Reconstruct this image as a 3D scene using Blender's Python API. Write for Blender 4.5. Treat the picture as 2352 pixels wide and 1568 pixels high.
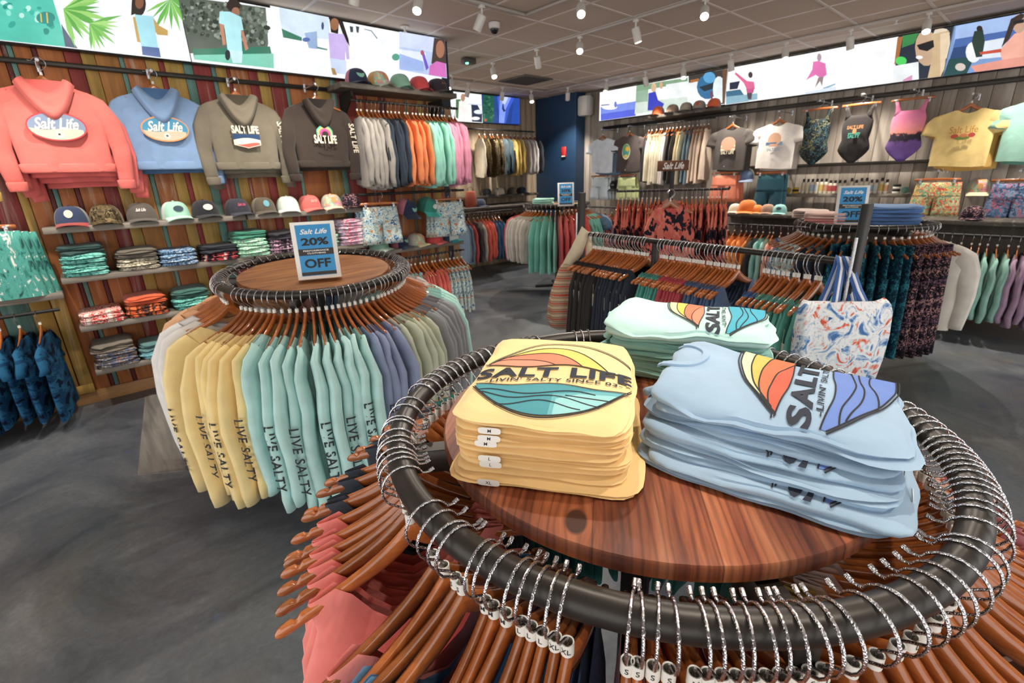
import bpy, bmesh, math, random
from mathutils import Vector, Matrix
sc = bpy.context.scene
for _o in list(bpy.data.objects): bpy.data.objects.remove(_o)
COL = sc.collection
rnd = random.Random(11)
PI = math.pi
sin, cos = math.sin, math.cos

# ------------------------------------------------------------------ camera
CAM_H = 1.6; F_PX = 1100.52
_yaw, _pit, _rol = math.radians(48.57776), math.radians(18.81586), math.radians(-1.84473)
FWD = Vector((cos(_pit)*cos(_yaw), cos(_pit)*sin(_yaw), -sin(_pit)))
_rt = Vector((sin(_yaw), -cos(_yaw), 0)); _up = _rt.cross(FWD)
RT = _rt*cos(_rol) + _up*sin(_rol); UP = -_rt*sin(_rol) + _up*cos(_rol)
cam_d = bpy.data.cameras.new('camera'); cam = bpy.data.objects.new('camera', cam_d); COL.objects.link(cam)
cam.matrix_world = Matrix(((RT.x, UP.x, -FWD.x, 0), (RT.y, UP.y, -FWD.y, 0), (RT.z, UP.z, -FWD.z, CAM_H), (0, 0, 0, 1)))
cam_d.sensor_width = 36; cam_d.lens = 36*F_PX/2352; cam_d.clip_start = .02
cam_d.dof.use_dof = True; cam_d.dof.focus_distance = .8; cam_d.dof.aperture_fstop = 8
sc.camera = cam

def ray(x, y): return RT*((x-1176)/F_PX) - UP*((y-784)/F_PX) + FWD
def onz(x, y, z):
    d = ray(x, y); return d*((z-CAM_H)/d.z) + Vector((0, 0, CAM_H))
def onY(x, y, Y):
    d = ray(x, y); return d*(Y/d.y) + Vector((0, 0, CAM_H))
def onX(x, y, X):
    d = ray(x, y); return d*(X/d.x) + Vector((0, 0, CAM_H))

# ------------------------------------------------------------------ world and exposure
w = bpy.data.worlds.new('world'); sc.world = w; w.use_nodes = True
bg = w.node_tree.nodes['Background']; bg.inputs[0].default_value = (1.0, .97, .94, 1); bg.inputs[1].default_value = 1.2
vs = sc.view_settings; vs.view_transform = 'Standard'; vs.look = 'None'; vs.gamma = 1; vs.use_curve_mapping = False
vs.exposure = .82

cy = sc.cycles; cy.max_bounces = 5; cy.diffuse_bounces = 3; cy.glossy_bounces = 3; cy.transmission_bounces = 2; cy.caustics_reflective = False; cy.caustics_refractive = False; cy.adaptive_threshold = .06

def lin(c):
    return tuple((x/12.92 if x <= .04045 else ((x+.055)/1.055)**2.4) for x in c)
def C(h, a=1.0):
    h = h.lstrip('#'); return lin(tuple(int(h[i:i+2], 16)/255 for i in (0, 2, 4))) + (a,)

# ------------------------------------------------------------------ mesh builder
class G:
    def __init__(s): s.v = []; s.f = []; s.m = []; s.c = []; s.cur = 0; s.col = (1, 1, 1, 1)
    def add(s, vs, fs):
        o = len(s.v); s.v += [tuple(p) for p in vs]
        for f in fs: s.f.append(tuple(i+o for i in f)); s.m.append(s.cur); s.c.append(s.col)
    def box(s, x0, y0, z0, x1, y1, z1, b=0.0):
        if x0 > x1: x0, x1 = x1, x0
        if y0 > y1: y0, y1 = y1, y0
        if z0 > z1: z0, z1 = z1, z0
        if b <= 0:
            s.add([(x0,y0,z0),(x1,y0,z0),(x1,y1,z0),(x0,y1,z0),(x0,y0,z1),(x1,y0,z1),(x1,y1,z1),(x0,y1,z1)],
                  [(0,3,2,1),(4,5,6,7),(0,1,5,4),(1,2,6,5),(2,3,7,6),(3,0,4,7)]); return
        b = min(b, (x1-x0)*.49, (y1-y0)*.49, (z1-z0)*.49)
        def oct(z, i):
            return [(x0+i+b,y0+i,z),(x1-i-b,y0+i,z),(x1-i,y0+i+b,z),(x1-i,y1-i-b,z),(x1-i-b,y1-i,z),(x0+i+b,y1-i,z),(x0+i,y1-i-b,z),(x0+i,y0+i+b,z)]
        s.loft([oct(z0, b*.5), oct(z0+b, 0), oct(z1-b, 0), oct(z1, b*.5)])
    def obox(s, o, ux, uy, uz, b=0):
        """box from a corner and three edge vectors"""
        g = G(); g.box(0, 0, 0, ux.length, uy.length, uz.length, b)
        a, bb, c = ux.normalized(), uy.normalized(), uz.normalized()
        s.add([o + a*p[0] + bb*p[1] + c*p[2] for p in g.v], g.f)
    def loft(s, rings, caps=(True, True), closed=False):
        n = len(rings[0]); vs = [p for r in rings for p in r]; fs = []
        R = len(rings)
        for i in range(R if closed else R-1):
            j = (i+1) % R
            for k in range(n):
                l = (k+1) % n
                fs.append((i*n+k, i*n+l, j*n+l, j*n+k))
        if not closed:
            if caps[0]: fs.append(tuple(range(n-1, -1, -1)))
            if caps[1]: fs.append(tuple((R-1)*n+k for k in range(n)))
        s.add(vs, fs)
    def tube(s, path, r, n=8, closed=False, caps=(True, True)):
        path = [Vector(p) for p in path]; R = len(path); rings = []; up = None
        for i, p in enumerate(path):
            if closed: t = path[(i+1) % R] - path[i-1]
            else: t = path[min(i+1, R-1)] - path[max(i-1, 0)]
            t.normalize()
            if up is None:
                up = Vector((0, 0, 1)) if abs(t.z) < .9 else Vector((1, 0, 0))
            a = t.cross(up)
            if a.length < 1e-6: a = t.orthogonal()
            a.normalize(); b = a.cross(t).normalized(); up = b
            rr = r(i/(R-1)) if callable(r) else r
            rings.append([p + a*(rr*cos(2*PI*k/n)) + b*(rr*sin(2*PI*k/n)) for k in range(n)])
        s.loft(rings, caps, closed)
    def lathe(s, prof, n=16, o=(0, 0, 0), sy=1.0):
        s.loft([[(o[0]+r*cos(2*PI*k/n), o[1]+sy*r*sin(2*PI*k/n), o[2]+z) for k in range(n)] for r, z in prof])
    def prism(s, out, fn, t):
        """outline (2-D, counter-clockwise) extruded; fn(x, y, d) -> point"""
        n = len(out)
        s.add([fn(x, y, 0) for x, y in out] + [fn(x, y, t) for x, y in out],
              [tuple(range(n-1, -1, -1)), tuple(range(n, 2*n))] + [(k, (k+1) % n, n+(k+1) % n, n+k) for k in range(n)])
    def grid(s, fn, nu, nv):
        s.add([fn(i/nu, j/nv) for j in range(nv+1) for i in range(nu+1)],
              [(j*(nu+1)+i, j*(nu+1)+i+1, (j+1)*(nu+1)+i+1, (j+1)*(nu+1)+i) for j in range(nv) for i in range(nu)])
    def tri(s, text, fn):
        vs, fs = text; s.add([fn(x, y) for x, y in vs], fs)
    def mesh(s, name, mats, ang=40, colors=False):
        me = bpy.data.meshes.new(name); me.from_pydata(s.v, [], s.f)
        for m in (mats if isinstance(mats, (list, tuple)) else [mats]): me.materials.append(m)
        me.polygons.foreach_set('material_index', s.m)
        if colors:
            ca = me.color_attributes.new('Col', 'FLOAT_COLOR', 'CORNER'); buf = []
            for p, c in zip(me.polygons, s.c): buf += list(c)*p.loop_total
            ca.data.foreach_set('color', buf)
        if ang:
            me.polygons.foreach_set('use_smooth', [True]*len(me.polygons))
            if ang < 180: me.set_sharp_from_angle(angle=math.radians(ang))
        me.update(); return me

# ------------------------------------------------------------------ things and parts
def _link(o, parent=None, loc=None, rot=None, mw=None):
    COL.objects.link(o)
    if parent is not None: o.parent = parent
    if mw is not None: o.matrix_basis = mw
    else:
        if loc is not None: o.location = loc
        if rot is not None: o.rotation_euler = rot
    return o
def tag(o, label, cat, group=None):
    o['label'] = label; o['category'] = cat
    if group: o['group'] = group
    return o
def thing(name, label, cat, group=None, loc=None, rot=None, mw=None):
    o = bpy.data.objects.new(name, None); o.empty_display_size = .05
    _link(o, None, loc, rot, mw); return tag(o, label, cat, group)
_ON = 'first second third fourth fifth sixth seventh eighth ninth tenth eleventh twelfth thirteenth fourteenth fifteenth sixteenth seventeenth eighteenth nineteenth twentieth'.split()
def nth(k):
    if k <= 20: return _ON[k-1]
    t_ = {2: 'twenty', 3: 'thirty', 4: 'forty', 5: 'fifty', 6: 'sixty', 7: 'seventy'}[k//10]
    return (t_[:-1]+'ieth') if k % 10 == 0 else t_+'-'+_ON[k % 10-1]
_CNT = {}
def count(key): _CNT[key] = _CNT.get(key, 0)+1; return nth(_CNT[key])
def part(name, me, parent, loc=None, rot=None, mw=None, color=None, mat=None, label=None, kind=None):
    o = bpy.data.objects.new(name, me); _link(o, parent, loc, rot, mw)
    if color is not None: o.color = color
    if mat is not None:
        sl = o.material_slots[0]; sl.link = 'OBJECT'; sl.material = mat
    if label: o['label'] = label
    if kind: o['kind'] = kind
    return o
def solo(name, me, label, cat, group=None, loc=None, rot=None, mw=None, color=None, mat=None):
    return tag(part(name, me, None, loc, rot, mw, color, mat), label, cat, group)
def struct(name, me, parent=None, loc=None, rot=None, color=None, mat=None):
    o = part(name, me, parent, loc, rot, None, color, mat)
    if parent is None: o['kind'] = 'structure'
    return o
def frame(o, x, y, z):
    """matrix with axes x, y, z at o"""
    return Matrix(((x[0], y[0], z[0], o[0]), (x[1], y[1], z[1], o[1]), (x[2], y[2], z[2], o[2]), (0, 0, 0, 1)))

# ------------------------------------------------------------------ materials
class N:
    """small node-tree helper"""
    def __init__(s, name):
        s.m = bpy.data.materials.new(name); s.m.use_nodes = True; s.t = s.m.node_tree
        s.b = s.t.nodes['Principled BSDF']
    def n(s, typ, **kw):
        o = s.t.nodes.new(typ)
        for k, v in kw.items():
            if k.startswith('i_'):
                key = k[2:]; o.inputs[int(key) if key.isdigit() else key.replace('_', ' ')].default_value = v
            else: setattr(o, k, v)
        return o
    def l(s, a, b): s.t.links.new(a, b)
    def ramp(s, stops, interp='LINEAR'):
        r = s.n('ShaderNodeValToRGB'); cr = r.color_ramp; cr.interpolation = interp
        while len(cr.elements) < len(stops): cr.elements.new(.5)
        for e, (p, c) in zip(cr.elements, stops): e.position = p; e.color = c
        return r
    def coord(s, which='Object', scale=(1, 1, 1), rot=(0, 0, 0)):
        t = s.n('ShaderNodeTexCoord'); mp = s.n('ShaderNodeMapping')
        mp.inputs['Scale'].default_value = scale; mp.inputs['Rotation'].default_value = rot
        s.l(t.outputs[which], mp.inputs['Vector']); return mp.outputs['Vector']
    def noise(s, vec, scale=5, detail=3, rough=.55, dist=0):
        n = s.n('ShaderNodeTexNoise'); n.inputs['Scale'].default_value = scale; n.inputs['Detail'].default_value = detail
        n.inputs['Roughness'].default_value = rough; n.inputs['Distortion'].default_value = dist
        s.l(vec, n.inputs['Vector']); return n.outputs['Fac']
    def mix(s, fac, a, b, typ='MIX'):
        m = s.n('ShaderNodeMix', data_type='RGBA', blend_type=typ)
        for inp, v in ((m.inputs[0], fac), (m.inputs[6], a), (m.inputs[7], b)):
            if hasattr(v, 'links'): s.l(v, inp)
            else: inp.default_value = v
        return m.outputs[2]
    def bump(s, h, strength=.2, dist=.01):
        b = s.n('ShaderNodeBump'); b.inputs['Strength'].default_value = strength; b.inputs['Distance'].default_value = dist
        s.l(h, b.inputs['Height']); s.l(b.outputs['Normal'], s.b.inputs['Normal'])
    def set(s, **kw):
        for k, v in kw.items():
            i = s.b.inputs[k.replace('_', ' ')]
            if hasattr(v, 'links'): s.l(v, i)
            else: i.default_value = v
        return s.m

def simple(name, col, rough=.5, metal=0, **kw):
    m = N(name); m.set(Base_Color=C(col), Roughness=rough, Metallic=metal, **kw); return m.m
def emis(name, col, st):
    m = N(name); m.set(Base_Color=C(col), Emission_Color=C(col), Emission_Strength=st, Roughness=.5); return m.m

def m_cloth():
    m = N('cloth'); oi = m.n('ShaderNodeObjectInfo'); v = m.coord('Object', (1, 1, 1))
    n1 = m.noise(v, 9, 2); r = m.ramp([(.25, (.86, .86, .86, 1)), (.75, (1.06, 1.06, 1.06, 1))]); m.l(n1, r.inputs[0])
    c = m.mix(1.0, oi.outputs['Color'], r.outputs[0], 'MULTIPLY')
    m.bump(m.noise(v, 28, 2, .6, .6), .45, .004)
    m.set(Base_Color=c, Roughness=.88, Sheen_Weight=.15, Sheen_Roughness=.6); m.b.inputs['Specular IOR Level'].default_value = .2
    return m.m
CLOTH = m_cloth()

def pattern(name, cols, scale=12, kind='voro', dist=.5, stretch=(1, 1, 1)):
    """all-over fabric print"""
    m = N(name); v = m.coord('Object', stretch)
    if kind == 'voro':
        nz = m.n('ShaderNodeTexNoise'); nz.inputs['Scale'].default_value = scale*.8; m.l(v, nz.inputs['Vector'])
        mv = m.mix(dist*.3, v, nz.outputs['Color'], 'ADD')
        vo = m.n('ShaderNodeTexVoronoi'); vo.inputs['Scale'].default_value = scale; m.l(mv, vo.inputs['Vector'])
        sp = m.n('ShaderNodeSeparateColor'); m.l(vo.outputs['Color'], sp.inputs[0]); f = sp.outputs[0]
    elif kind == 'noise': f = m.noise(v, scale, 3, .6, dist)
    elif kind == 'wave':
        wv = m.n('ShaderNodeTexWave'); wv.inputs['Scale'].default_value = scale; wv.inputs['Distortion'].default_value = dist*10
        wv.inputs['Detail'].default_value = 2; wv.inputs['Detail Scale'].default_value = 2; wv.bands_direction = 'Z'; m.l(v, wv.inputs['Vector']); f = wv.outputs['Fac']
    lo, hi = (.3, .7) if kind == 'noise' else (0, 1)
    k = len(cols); r = m.ramp([(lo+(hi-lo)*i/k, C(c)) for i, c in enumerate(cols)], 'CONSTANT')
    m.l(f, r.inputs[0]); m.set(Base_Color=r.outputs[0], Roughness=.85); m.b.inputs['Specular IOR Level'].default_value = .2
    return m.m

def m_print():
    m = N('ink_print'); a = m.n('ShaderNodeVertexColor', layer_name='Col'); v = m.coord('Object')
    r = m.ramp([(.0, (1, 1, 1, 1)), (.72, (1, 1, 1, 1)), (.8, (.93, .93, .93, 1))]); m.l(m.noise(v, 260, 3), r.inputs[0])
    m.set(Base_Color=m.mix(1.0, a.outputs[0], r.outputs[0], 'MULTIPLY'), Roughness=.75); m.b.inputs['Specular IOR Level'].default_value = .25
    return m.m
PRINT = m_print()
def m_screen():
    m = N('screen_picture'); a = m.n('ShaderNodeVertexColor', layer_name='Col'); v = m.coord('Object')
    r = m.ramp([(.3, (.86, .86, .86, 1)), (.7, (1.05, 1.05, 1.05, 1))]); m.l(m.noise(v, 7, 3, .6), r.inputs[0])
    c = m.mix(1.0, a.outputs[0], r.outputs[0], 'MULTIPLY')
    m.set(Base_Color=(.02, .02, .02, 1), Emission_Color=c, Emission_Strength=.62, Roughness=.25); return m.m
SCREEN = m_screen()

def m_hanger():
    m = N('hanger_wood'); oi = m.n('ShaderNodeObjectInfo'); v = m.coord('Object', (4, 30, 30))
    n = m.noise(v, 3, 4, .6, 1); r = m.ramp([(.25, C('#a2582c')), (.75, C('#bd733c'))]); m.l(n, r.inputs[0])
    r2 = m.ramp([(0, (.72, .72, .72, 1)), (1, (1.15, 1.1, 1.05, 1))]); m.l(oi.outputs['Random'], r2.inputs[0])
    m.set(Base_Color=m.mix(1, r.outputs[0], r2.outputs[0], 'MULTIPLY'), Roughness=.2, Coat_Weight=.6, Coat_Roughness=.06); return m.m
HWOOD = m_hanger()
def m_chrome():
    m = N('chrome'); v = m.coord('Object'); m.bump(m.noise(v, 600, 0), .5, .002)
    m.set(Base_Color=(.6, .6, .62, 1), Metallic=1, Roughness=.1); return m.m
CHROME = m_chrome()
def m_black():
    m = N('black_steel')
    m.set(Base_Color=C('#3a3632'), Roughness=.38, Metallic=.55); return m.m
BLACK = m_black()
BLACKM = simple('black_matt', '#211f1e', .55)
WHITEP = simple('white_plastic', '#e9e7df', .4)
WHITEL = simple('white_enamel', '#d9d6d0', .4)
DARKINK = simple('dark_ink', '#2b2d33', .7)

def m_planks(name, cols, grain=(18, 18, 1.2), rough=.7, wear='#cfc6b4', wearf=.25):
    """board paint/wood: colour from the object, streaky wear"""
    m = N(name); oi = m.n('ShaderNodeObjectInfo'); v = m.coord('Object', grain)
    ad = m.n('ShaderNodeVectorMath', operation='ADD'); sc_ = m.n('ShaderNodeVectorMath', operation='SCALE'); cx = m.n('ShaderNodeCombineXYZ')
    for k in range(3): m.l(oi.outputs['Random'], cx.inputs[k])
    m.l(cx.outputs[0], sc_.inputs[0]); sc_.inputs['Scale'].default_value = 53; m.l(v, ad.inputs[0]); m.l(sc_.outputs[0], ad.inputs[1]); vv = ad.outputs[0]
    n = m.noise(vv, 1, 4, .65, .8); r = m.ramp([(.28, (.62, .6, .58, 1)), (.6, (1, 1, 1, 1)), (.8, (1.15, 1.13, 1.1, 1))]); m.l(n, r.inputs[0])
    c = m.mix(1, oi.outputs['Color'], r.outputs[0], 'MULTIPLY')
    n2 = m.noise(vv, .55, 4, .7, 1.2); r2 = m.ramp([(.56, (0, 0, 0, 1)), (.72, (wearf*2, wearf*2, wearf*2, 1))]); m.l(n2, r2.inputs[0])
    c = m.mix(r2.outputs[0], c, C(wear)); m.bump(n, .35, .006)
    m.set(Base_Color=c, Roughness=rough); return m.m
PAINTW = m_planks('painted_board', None)
GREYW = m_planks('weathered_board', None, (14, 14, 1.0), .75, '#b8ada0', .15)
SHELFW = m_planks('weathered_shelf', None, (1.5, 14, 30), .75, '#c9bfae', .25)
PINE = m_planks('pine_board', None, (2, 20, 14), .6, '#dcbf92', .1)

def m_top(ang, knots=()):
    m = N('burnt_pine_top'); v = m.coord('Object', (1, 1, 1), (0, 0, -ang))
    sx = m.n('ShaderNodeSeparateXYZ'); m.l(v, sx.inputs[0])
    def mth(op, a, b=None, c=None):
        o = m.n('ShaderNodeMath', operation=op)
        for i, q in enumerate((a, b, c)):
            if q is None: continue
            if hasattr(q, 'links'): m.l(q, o.inputs[i])
            else: o.inputs[i].default_value = q
        return o.outputs[0]
    bd = mth('MULTIPLY', sx.outputs[1], 1/.15); bd = mth('ADD', bd, .37); fl = mth('FLOOR', bd); fr = mth('FRACT', bd)
    # bend the grain round the knots
    yy = sx.outputs[1]; dk = None
    for kx, ky, kr in knots:
        dx = mth('SUBTRACT', sx.outputs[0], kx); dy = mth('SUBTRACT', sx.outputs[1], ky); d2 = mth('ADD', mth('MULTIPLY', mth('MULTIPLY', dx, dx), .35), mth('MULTIPLY', dy, dy)); f = mth('DIVIDE', kr*kr, mth('ADD', d2, kr*kr*.6))
        yy = mth('SUBTRACT', yy, mth('MULTIPLY', mth('MULTIPLY', dy, f), .62)); k_ = m.ramp([(.78, (0, 0, 0, 1)), (1.0, (1, 1, 1, 1))]); m.l(f, k_.inputs[0]); dk = k_.outputs[0] if dk is None else m.mix(1, dk, k_.outputs[0], 'LIGHTEN')
    cb = m.n('ShaderNodeCombineXYZ'); m.l(mth('MULTIPLY', mth('MULTIPLY_ADD', fl, 3.7, sx.outputs[0]), .075), cb.inputs[0]); m.l(yy, cb.inputs[1]); m.l(mth('MULTIPLY', fl, 1.7), cb.inputs[2]); vv = cb.outputs[0]
    n1 = m.noise(vv, 26, 6, .62, .25); r = m.ramp([(.30, C('#45200f')), (.42, C('#753b24')), (.55, C('#9f5c3a')), (.72, C('#c08560'))]); m.l(n1, r.inputs[0])
    wv = m.n('ShaderNodeTexWave'); wv.bands_direction = 'Y'; wv.inputs['Scale'].default_value = 26; wv.inputs['Distortion'].default_value = 11; wv.inputs['Detail'].default_value = 3; wv.inputs['Detail Scale'].default_value = .6; wv.inputs['Detail Roughness'].default_value = .6; m.l(vv, wv.inputs['Vector'])
    r1 = m.ramp([(0, (.55, .48, .44, 1)), (.4, (1, 1, 1, 1)), (1, (1.12, 1.1, 1.06, 1))]); m.l(wv.outputs['Fac'], r1.inputs[0]); c = m.mix(.75, r.outputs[0], r1.outputs[0], 'MULTIPLY')
    n2 = m.noise(vv, 7, 3, .5, .3); r2 = m.ramp([(.40, (.42, .33, .3, 1)), (.5, (1, .97, .95, 1)), (.62, (1.3, 1.27, 1.22, 1))]); m.l(n2, r2.inputs[0]); c = m.mix(.8, c, r2.outputs[0], 'MULTIPLY')
    r3 = m.ramp([(.0, (.35, .28, .25, 1)), (.012, (1, 1, 1, 1)), (.988, (1, 1, 1, 1)), (1, (.35, .28, .25, 1))]); m.l(fr, r3.inputs[0]); c = m.mix(.9, c, r3.outputs[0], 'MULTIPLY')
    if dk is not None: c = m.mix(dk, c, C('#3a1a10'))
    m.bump(n1, .12, .002); m.set(Base_Color=c, Roughness=.46); return m.m

# ------------------------------------------------------------------ lettering (built-in font, turned into mesh)
_TX = {}
def text(s, bold=.0, shear=0, cell=.12, cellx=None, spacing=1.0):
    """flat lettering, height of a capital = 1, centred on 0,0; cut into cells so that it can bend"""
    key = (s, bold, shear, cell, spacing)
    if key in _TX: return _TX[key]
    cu = bpy.data.curves.new('t', 'FONT'); cu.body = s; cu.size = 1.38; cu.offset = bold; cu.shear = shear; cu.resolution_u = 3
    cu.align_x = 'CENTER'; cu.space_character = spacing; cu.space_line = .8
    ob = bpy.data.objects.new('t', cu); COL.objects.link(ob)
    dg = bpy.context.evaluated_depsgraph_get(); me = bpy.data.meshes.new_from_object(ob.evaluated_get(dg))
    bm = bmesh.new(); bm.from_mesh(me)
    if cell and len(bm.verts):
        xs = [v.co.x for v in bm.verts]; ys = [v.co.y for v in bm.verts]
        for lo, hi, no in ((min(xs), max(xs), (1, 0, 0)), (min(ys), max(ys), (0, 1, 0))):
            k = int((hi-lo)/cell)
            for i in range(1, k+1):
                p = lo + (hi-lo)*i/(k+1)
                bmesh.ops.bisect_plane(bm, geom=bm.verts[:]+bm.edges[:]+bm.faces[:], plane_co=Vector(no)*p, plane_no=no, dist=1e-5)
    bm.verts.ensure_lookup_table(); bm.verts.index_update()
    vs = [(v.co.x, v.co.y) for v in bm.verts]; fs = [tuple(v.index for v in f.verts) for f in bm.faces]
    if vs:
        cy = (max(v[1] for v in vs)+min(v[1] for v in vs))/2; cx = (max(v[0] for v in vs)+min(v[0] for v in vs))/2
        vs = [(x-cx, y-cy) for x, y in vs]
    bm.free(); bpy.data.meshes.remove(me); bpy.data.objects.remove(ob); bpy.data.curves.remove(cu)
    _TX[key] = (vs, fs); return _TX[key]
def twidth(t): return max(v[0] for v in t[0]) - min(v[0] for v in t[0])
# ================================================================== THE SETTING
YL, XR, YB, ZC = 4.885, 7.55, 7.35, 3.03          # left wall, right wall, alcove back wall, ceiling
XC, YC = 7.3, 6.32                                 # navy pier

def m_floor():
    m = N('polished_concrete'); v = m.coord('Object')
    n = m.noise(v, 1.3, 6, .68, 1.2); r = m.ramp([(.3, C('#3f454d')), (.47, C('#5c6168')), (.58, C('#6a6e73')), (.72, C('#83868a'))]); m.l(n, r.inputs[0])
    n2 = m.noise(v, .8, 3, .6, .8); r2 = m.ramp([(.56, (0, 0, 0, 1)), (.72, (.55, .55, .55, 1))]); m.l(n2, r2.inputs[0])
    c = m.mix(r2.outputs[0], r.outputs[0], C('#857a69'))
    n3 = m.noise(v, 4.2, 3, .5, .3); r3 = m.ramp([(.68, (0, 0, 0, 1)), (.74, (.7, .7, .7, 1))]); m.l(n3, r3.inputs[0])
    c = m.mix(r3.outputs[0], c, C('#46557c')); n4 = m.noise(v, 38, 4, .7); r4 = m.ramp([(.35, (.86, .86, .86, 1)), (.6, (1.04, 1.04, 1.04, 1)), (.76, (1.25, 1.25, 1.25, 1))]); m.l(n4, r4.inputs[0])
    c = m.mix(1, c, r4.outputs[0], 'MULTIPLY'); rr = m.ramp([(.3, (.3, .3, .3, 1)), (.7, (.46, .46, .46, 1))]); m.l(n, rr.inputs[0])
    m.set(Base_Color=c, Roughness=rr.outputs[0]); return m.m
g = G(); g.box(-3.5, -5, -.05, 8.6, 8.2, 0); struct('floor', g.mesh('floor', m_floor(), 0))
# lighter wood-look inlay by the left wall
m = N('floor_inlay'); v = m.coord('Object', (14, 1.2, 1), (0, 0, .35)); r = m.ramp([(.3, C('#5d5c5a')), (.7, C('#8b8780'))]); m.l(m.noise(v, 1.5, 5), r.inputs[0]); m.set(Base_Color=r.outputs[0], Roughness=.5)
g = G()
_q = [onz(334, 905, .0), onz(470, 905, .0), onz(430, 1080, .0), onz(316, 1092, .0)]
g.prism([(p.x, p.y) for p in (_q[3], _q[2], _q[1], _q[0])], lambda x, y, d: (x, y, d), .003)
struct('floor_inlay', g.mesh('floor_inlay', m.m, 0))

# ceiling: lay-in tiles in a grid of bars
TILEM = N('ceiling_tile')
TILEM.set(Base_Color=C('#c9baac'), Roughness=.9); TILEM = TILEM.m
BARM = simple('ceiling_bar', '#d9cfc8', .55)
g = G(); g.box(-3.5, -5, ZC+.03, 8.6, 8.2, ZC+.08); ceil = struct('ceiling', g.mesh('ceiling', simple('plenum', '#8d8680', .9), 0))
PITCH = .64; xs = [5.77+PITCH*k for k in range(-14, 5)]; ys = [2.54+PITCH*k for k in range(-9, 9)]
g = G(); g.box(-.312, -.312, 0, .312, .312, .014, .004); tile = g.mesh('ceiling_tile', TILEM)
for i in range(len(xs)-1):
    for j in range(len(ys)-1):
        cx, cy = (xs[i]+xs[i+1])/2, (ys[j]+ys[j+1])/2
        if cx < -.8 and cy < .5: continue
        part('ceiling_tile', tile, ceil, (cx, cy, ZC+.002))
for x in xs:
    g = G(); g.box(-.012, ys[0], 0, .012, ys[-1], .02); part('grid_bar', g.mesh('grid_bar', BARM, 0), ceil, (x, 0, ZC-.003))
for y in ys:
    g = G(); g.box(xs[0], -.012, 0, xs[-1], .012, .02); part('grid_bar', g.mesh('grid_bar', BARM, 0), ceil, (0, y, ZC-.004))

# left wall: upright painted boards
g = G(); g.box(-3.5, YL+.03, 0, 3.5, YL+.12, ZC); wl = struct('wall_left', g.mesh('wall_left', simple('wall_board', '#4d3a2c', .8), 0))
PAL = dict(r='#98403c', d='#6f3333', o='#ba7342', m='#bd9a52', t='#6c958d', n='#bb8449')
_seq = []
for px, c in [(0,'d'),(13,'t'),(27,'o'),(71,'d'),(84,'o'),(145,'r'),(184,'m'),(217,'n'),(272,'t'),(284,'o'),(333,'m'),(363,'r'),(376,'m'),(420,'t'),(442,'r'),(484,'t'),(494,'m'),(520,'r'),(528,'o'),(569,'r'),(590,'m'),(616,'r'),(651,'t'),(660,'o'),(717,'r'),(722,'m'),(756,'t'),(770,'r'),(812,'o'),(830,'r'),(838,'o'),(864,'d'),(881,'o'),(926,'t'),(930,'o'),(955,'m'),(970,'r'),(976,'m'),(996,'o')]:
    _seq.append((onY(px, 92+px*.112+12, YL).x, c))
_x = _seq[0][0]
for k in range(18):
    wd = (.11, .05, .13, .16, .06, .12)[k % 6]; _x -= wd; _seq.insert(0, (_x, 'omrtomdno'[k % 9]))
_seq.append((3.33, None))
for (a, c), (b, _) in zip(_seq[:-1], _seq[1:]):
    g = G(); g.box(0, -.012-rnd.random()*.004, .1, max(b-a-.003, .01), .03, ZC-.01, .003)
    part('plank', g.mesh('plank', PAINTW), wl, (a, YL, 0), color=C(PAL[c]))
# board end: pine post, navy cladding above
g = G(); g.box(3.40, YL-.02, 0, 3.49, YL+.12, 2.36, .004); part('end_post', g.mesh('end_post', PINE), wl, color=C('#b99670'))
g = G(); g.box(3.33, YL-.01, .1, 3.40, YL+.03, 2.36, .003); part('end_panel', g.mesh('end_panel', simple('navy_panel', '#2c3a4c', .6), 0), wl)
g = G(); g.box(3.33, YL-.01, 2.36, 3.5, YL+.12, ZC-.01, .003); part('end_cap', g.mesh('end_cap', simple('navy_cap', '#1f2c3b', .6), 0), wl)
g = G(); g.box(-.3, YL-.03, 0, 3.4, YL, .1, .004); struct('baseboard_left', g.mesh('baseboard_left', PINE), color=C('#b98a58'))
g = G(); g.box(-3.4, YL-.03, 0, -.3, YL, .1, .004); struct('baseboard_left', g.mesh('baseboard_left', PINE), color=C('#8a683f'))
# upright frame of the left bay
g = G(); g.box(-.245, YL-.055, .1, -.165, YL-.013, .93, .003); struct('trim_1', g.mesh('trim', PAINTW), color=C('#c09a4a'))
g = G(); g.box(-.36, YL-.05, .1, -.252, YL-.013, .87, .003); struct('trim_2', g.mesh('trim', PAINTW), color=C('#b58d40'))
g = G(); g.box(-.36, YL-.06, .1, -.165, YL-.056, .17, .003); struct('trim_3', g.mesh('trim', PAINTW), color=C('#c7a050'))

# alcove back wall and navy pier
g = G(); g.box(3.5, YB+.03, 0, 7.45, YB+.12, ZC); wb = struct('wall_back', g.mesh('wall_back', simple('wall_board2', '#6d5f50', .8), 0))
x = 3.6
while x < 7.28:
    wd = min(rnd.choice((.14, .16, .19)), 7.3-x); g = G(); g.box(0, 0, 0, wd-.004, .03, ZC-.01, .003)
    part('plank', g.mesh('plank', GREYW), wb, (x, YB, 0), color=C(rnd.choice(('#c2ae93', '#b7a488', '#cbb89d', '#bba88f')))); x += wd
m = N('navy_paint'); v = m.coord('Object'); m.bump(m.noise(v, 90, 2), .05, .002); m.set(Base_Color=C('#24405f'), Roughness=.45)
g = G(); g.box(XC, YC, 0, XR+.4, YB+.12, ZC, .004); struct('wall_pier', g.mesh('wall_pier', m.m, 0))
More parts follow.
